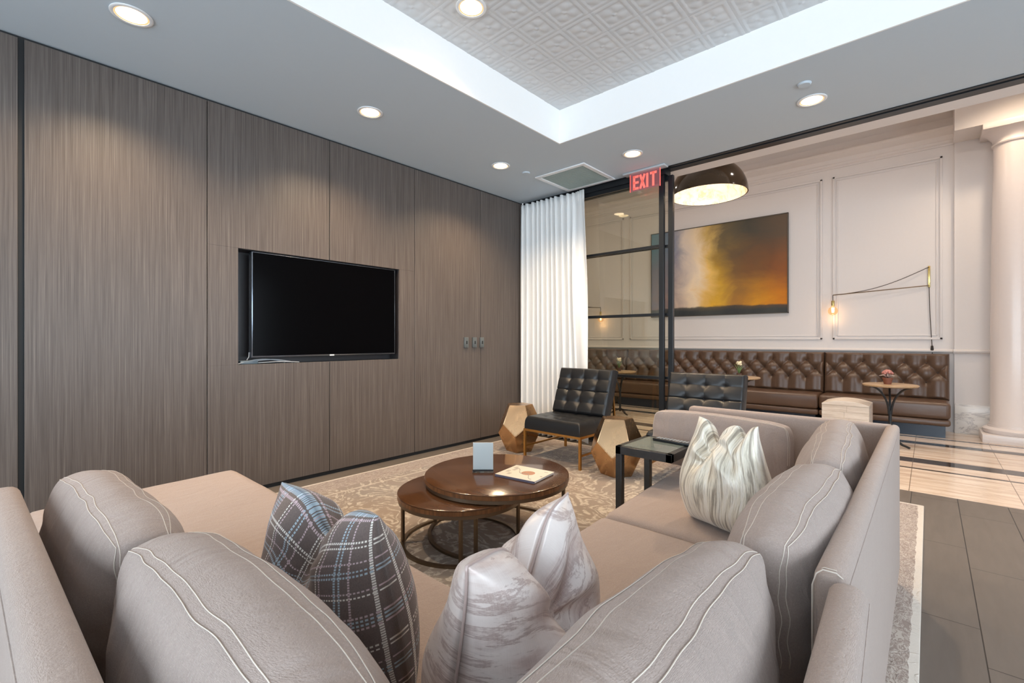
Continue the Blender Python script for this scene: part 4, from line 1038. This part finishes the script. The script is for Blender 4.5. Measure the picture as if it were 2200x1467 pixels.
# dome pendant
pd = thing('pendant_lamp', 'large glossy bronze dome pendant lamp with a pale gold lining', 'pendant lamp', (-1.90, 5.50, 2.878)); r = .418
bm = nb(); prof = [(r * math.cos(a), r * .98 * math.sin(a)) for a in [PI / 2 * i / 20 for i in range(21)]]; prof[-1] = (0, prof[-1][1])
inner = [((r - .012) * math.cos(a), (r - .014) * .98 * math.sin(a)) for a in [PI / 2 * i / 20 for i in range(21)]]; inner[-1] = (0, inner[-1][1])
lathe(bm, prof, n=72); lathe(bm, [prof[0], (r - .006, -.004), inner[0]], n=72); obj('dome_shade', bm, 'lampout', pd, 180)
bm = nb(); lathe(bm, [(a * .9985, b - .001) for a, b in inner], n=72); obj('shade_lining', bm, 'lampin', pd, 180)
bm = nb(); tube(bm, [(0, 0, r * .98), (0, 0, 4.36 - 2.878)], .006, 8); obj('stem', bm, 'black', pd)
bm = nb(); lathe(bm, [(0, .40), (.03, .40), (.035, .30), (.03, .26), (0, .26)], n=20); obj('lamp_holder', bm, 'bronze', pd)
l = bpy.data.lights.new('pendant_light', 'POINT'); l.energy = 8; l.color = (1, .88, .74); l.shadow_soft_size = .05
o = bpy.data.objects.new('pendant_light', l); C.objects.link(o); o.location = (-1.90, 5.50, 3.06)

# ------------------------------------------------------------------ light
def spotl(x, y, z, e, size=110, col=(1, .86, .70), rot=(0, 0, 0), soft=.1):
    l = bpy.data.lights.new('lobby_spot', 'SPOT'); l.energy = e; l.color = col; l.spot_size = R(size); l.spot_blend = .8; l.shadow_soft_size = soft
    o = bpy.data.objects.new('lobby_spot', l); C.objects.link(o); o.location = (x, y, z); o.rotation_euler = rot
for x in (-5.6, -4.3, -3.0, -1.7, -.5):
    spotl(x, 6.3, 4.33, 84, 84, (1, .86, .72))
spotl(.78, 7.15, 4.30, 95, 125, (1, .78, .56)); spotl(2.2, 6.8, 4.33, 60)
for x in (-5, -2.5, 0, 2.5):  # unseen lamps added for soft warm ambient light in the lobby
    l = bpy.data.lights.new('lobby_fill', 'AREA'); l.shape = 'DISK'; l.size = .22; l.energy = 16; l.color = (1, .88, .78)
    o = bpy.data.objects.new('lobby_fill', l); C.objects.link(o); o.location = (x, 5.7, 4.35)
# daylight: sky through the windows
w = bpy.data.worlds.new('sky'); bpy.context.scene.world = w; w.use_nodes = True
bg = w.node_tree.nodes['Background']; bg.inputs[0].default_value = (.78, .89, 1.0, 1); bg.inputs[1].default_value = 8.0
for (u0, u1, z0, z1), ax in [(q, 'y') for q in BACKW] + [(q, 'x') for q in RIGHTW]:
    l = bpy.data.lights.new('window_portal', 'AREA'); l.shape = 'RECTANGLE'; l.size = u1 - u0; l.size_y = z1 - z0; l.cycles.is_portal = True
    o = bpy.data.objects.new('window_portal', l); C.objects.link(o)
    if ax == 'y': o.location = ((u0 + u1) / 2, Y0 - .16, (z0 + z1) / 2); o.rotation_euler = (R(90), 0, 0)
    else: o.location = (X1 + .16, (u0 + u1) / 2, (z0 + z1) / 2); o.rotation_euler = (R(90), 0, R(90))

# ------------------------------------------------------------------ camera
cam = bpy.data.cameras.new('camera'); cam.sensor_width = 36; cam.lens = 991 / 2200 * 36; cam.shift_y = -3.5 / 2200; cam.clip_start = .02
co = bpy.data.objects.new('camera', cam); C.objects.link(co); co.location = (0, 0, 1.2); co.rotation_euler = (R(90), 0, R(42.1))
sc = bpy.context.scene; sc.camera = co
sc.view_settings.view_transform = 'Standard'; sc.view_settings.look = 'None'; sc.view_settings.gamma = 1; sc.view_settings.exposure = 0.10
sc.cycles.use_denoising = True; sc.cycles.max_bounces = 8; sc.cycles.diffuse_bounces = 5; sc.cycles.transparent_max_bounces = 16; sc.cycles.sample_clamp_indirect = 6
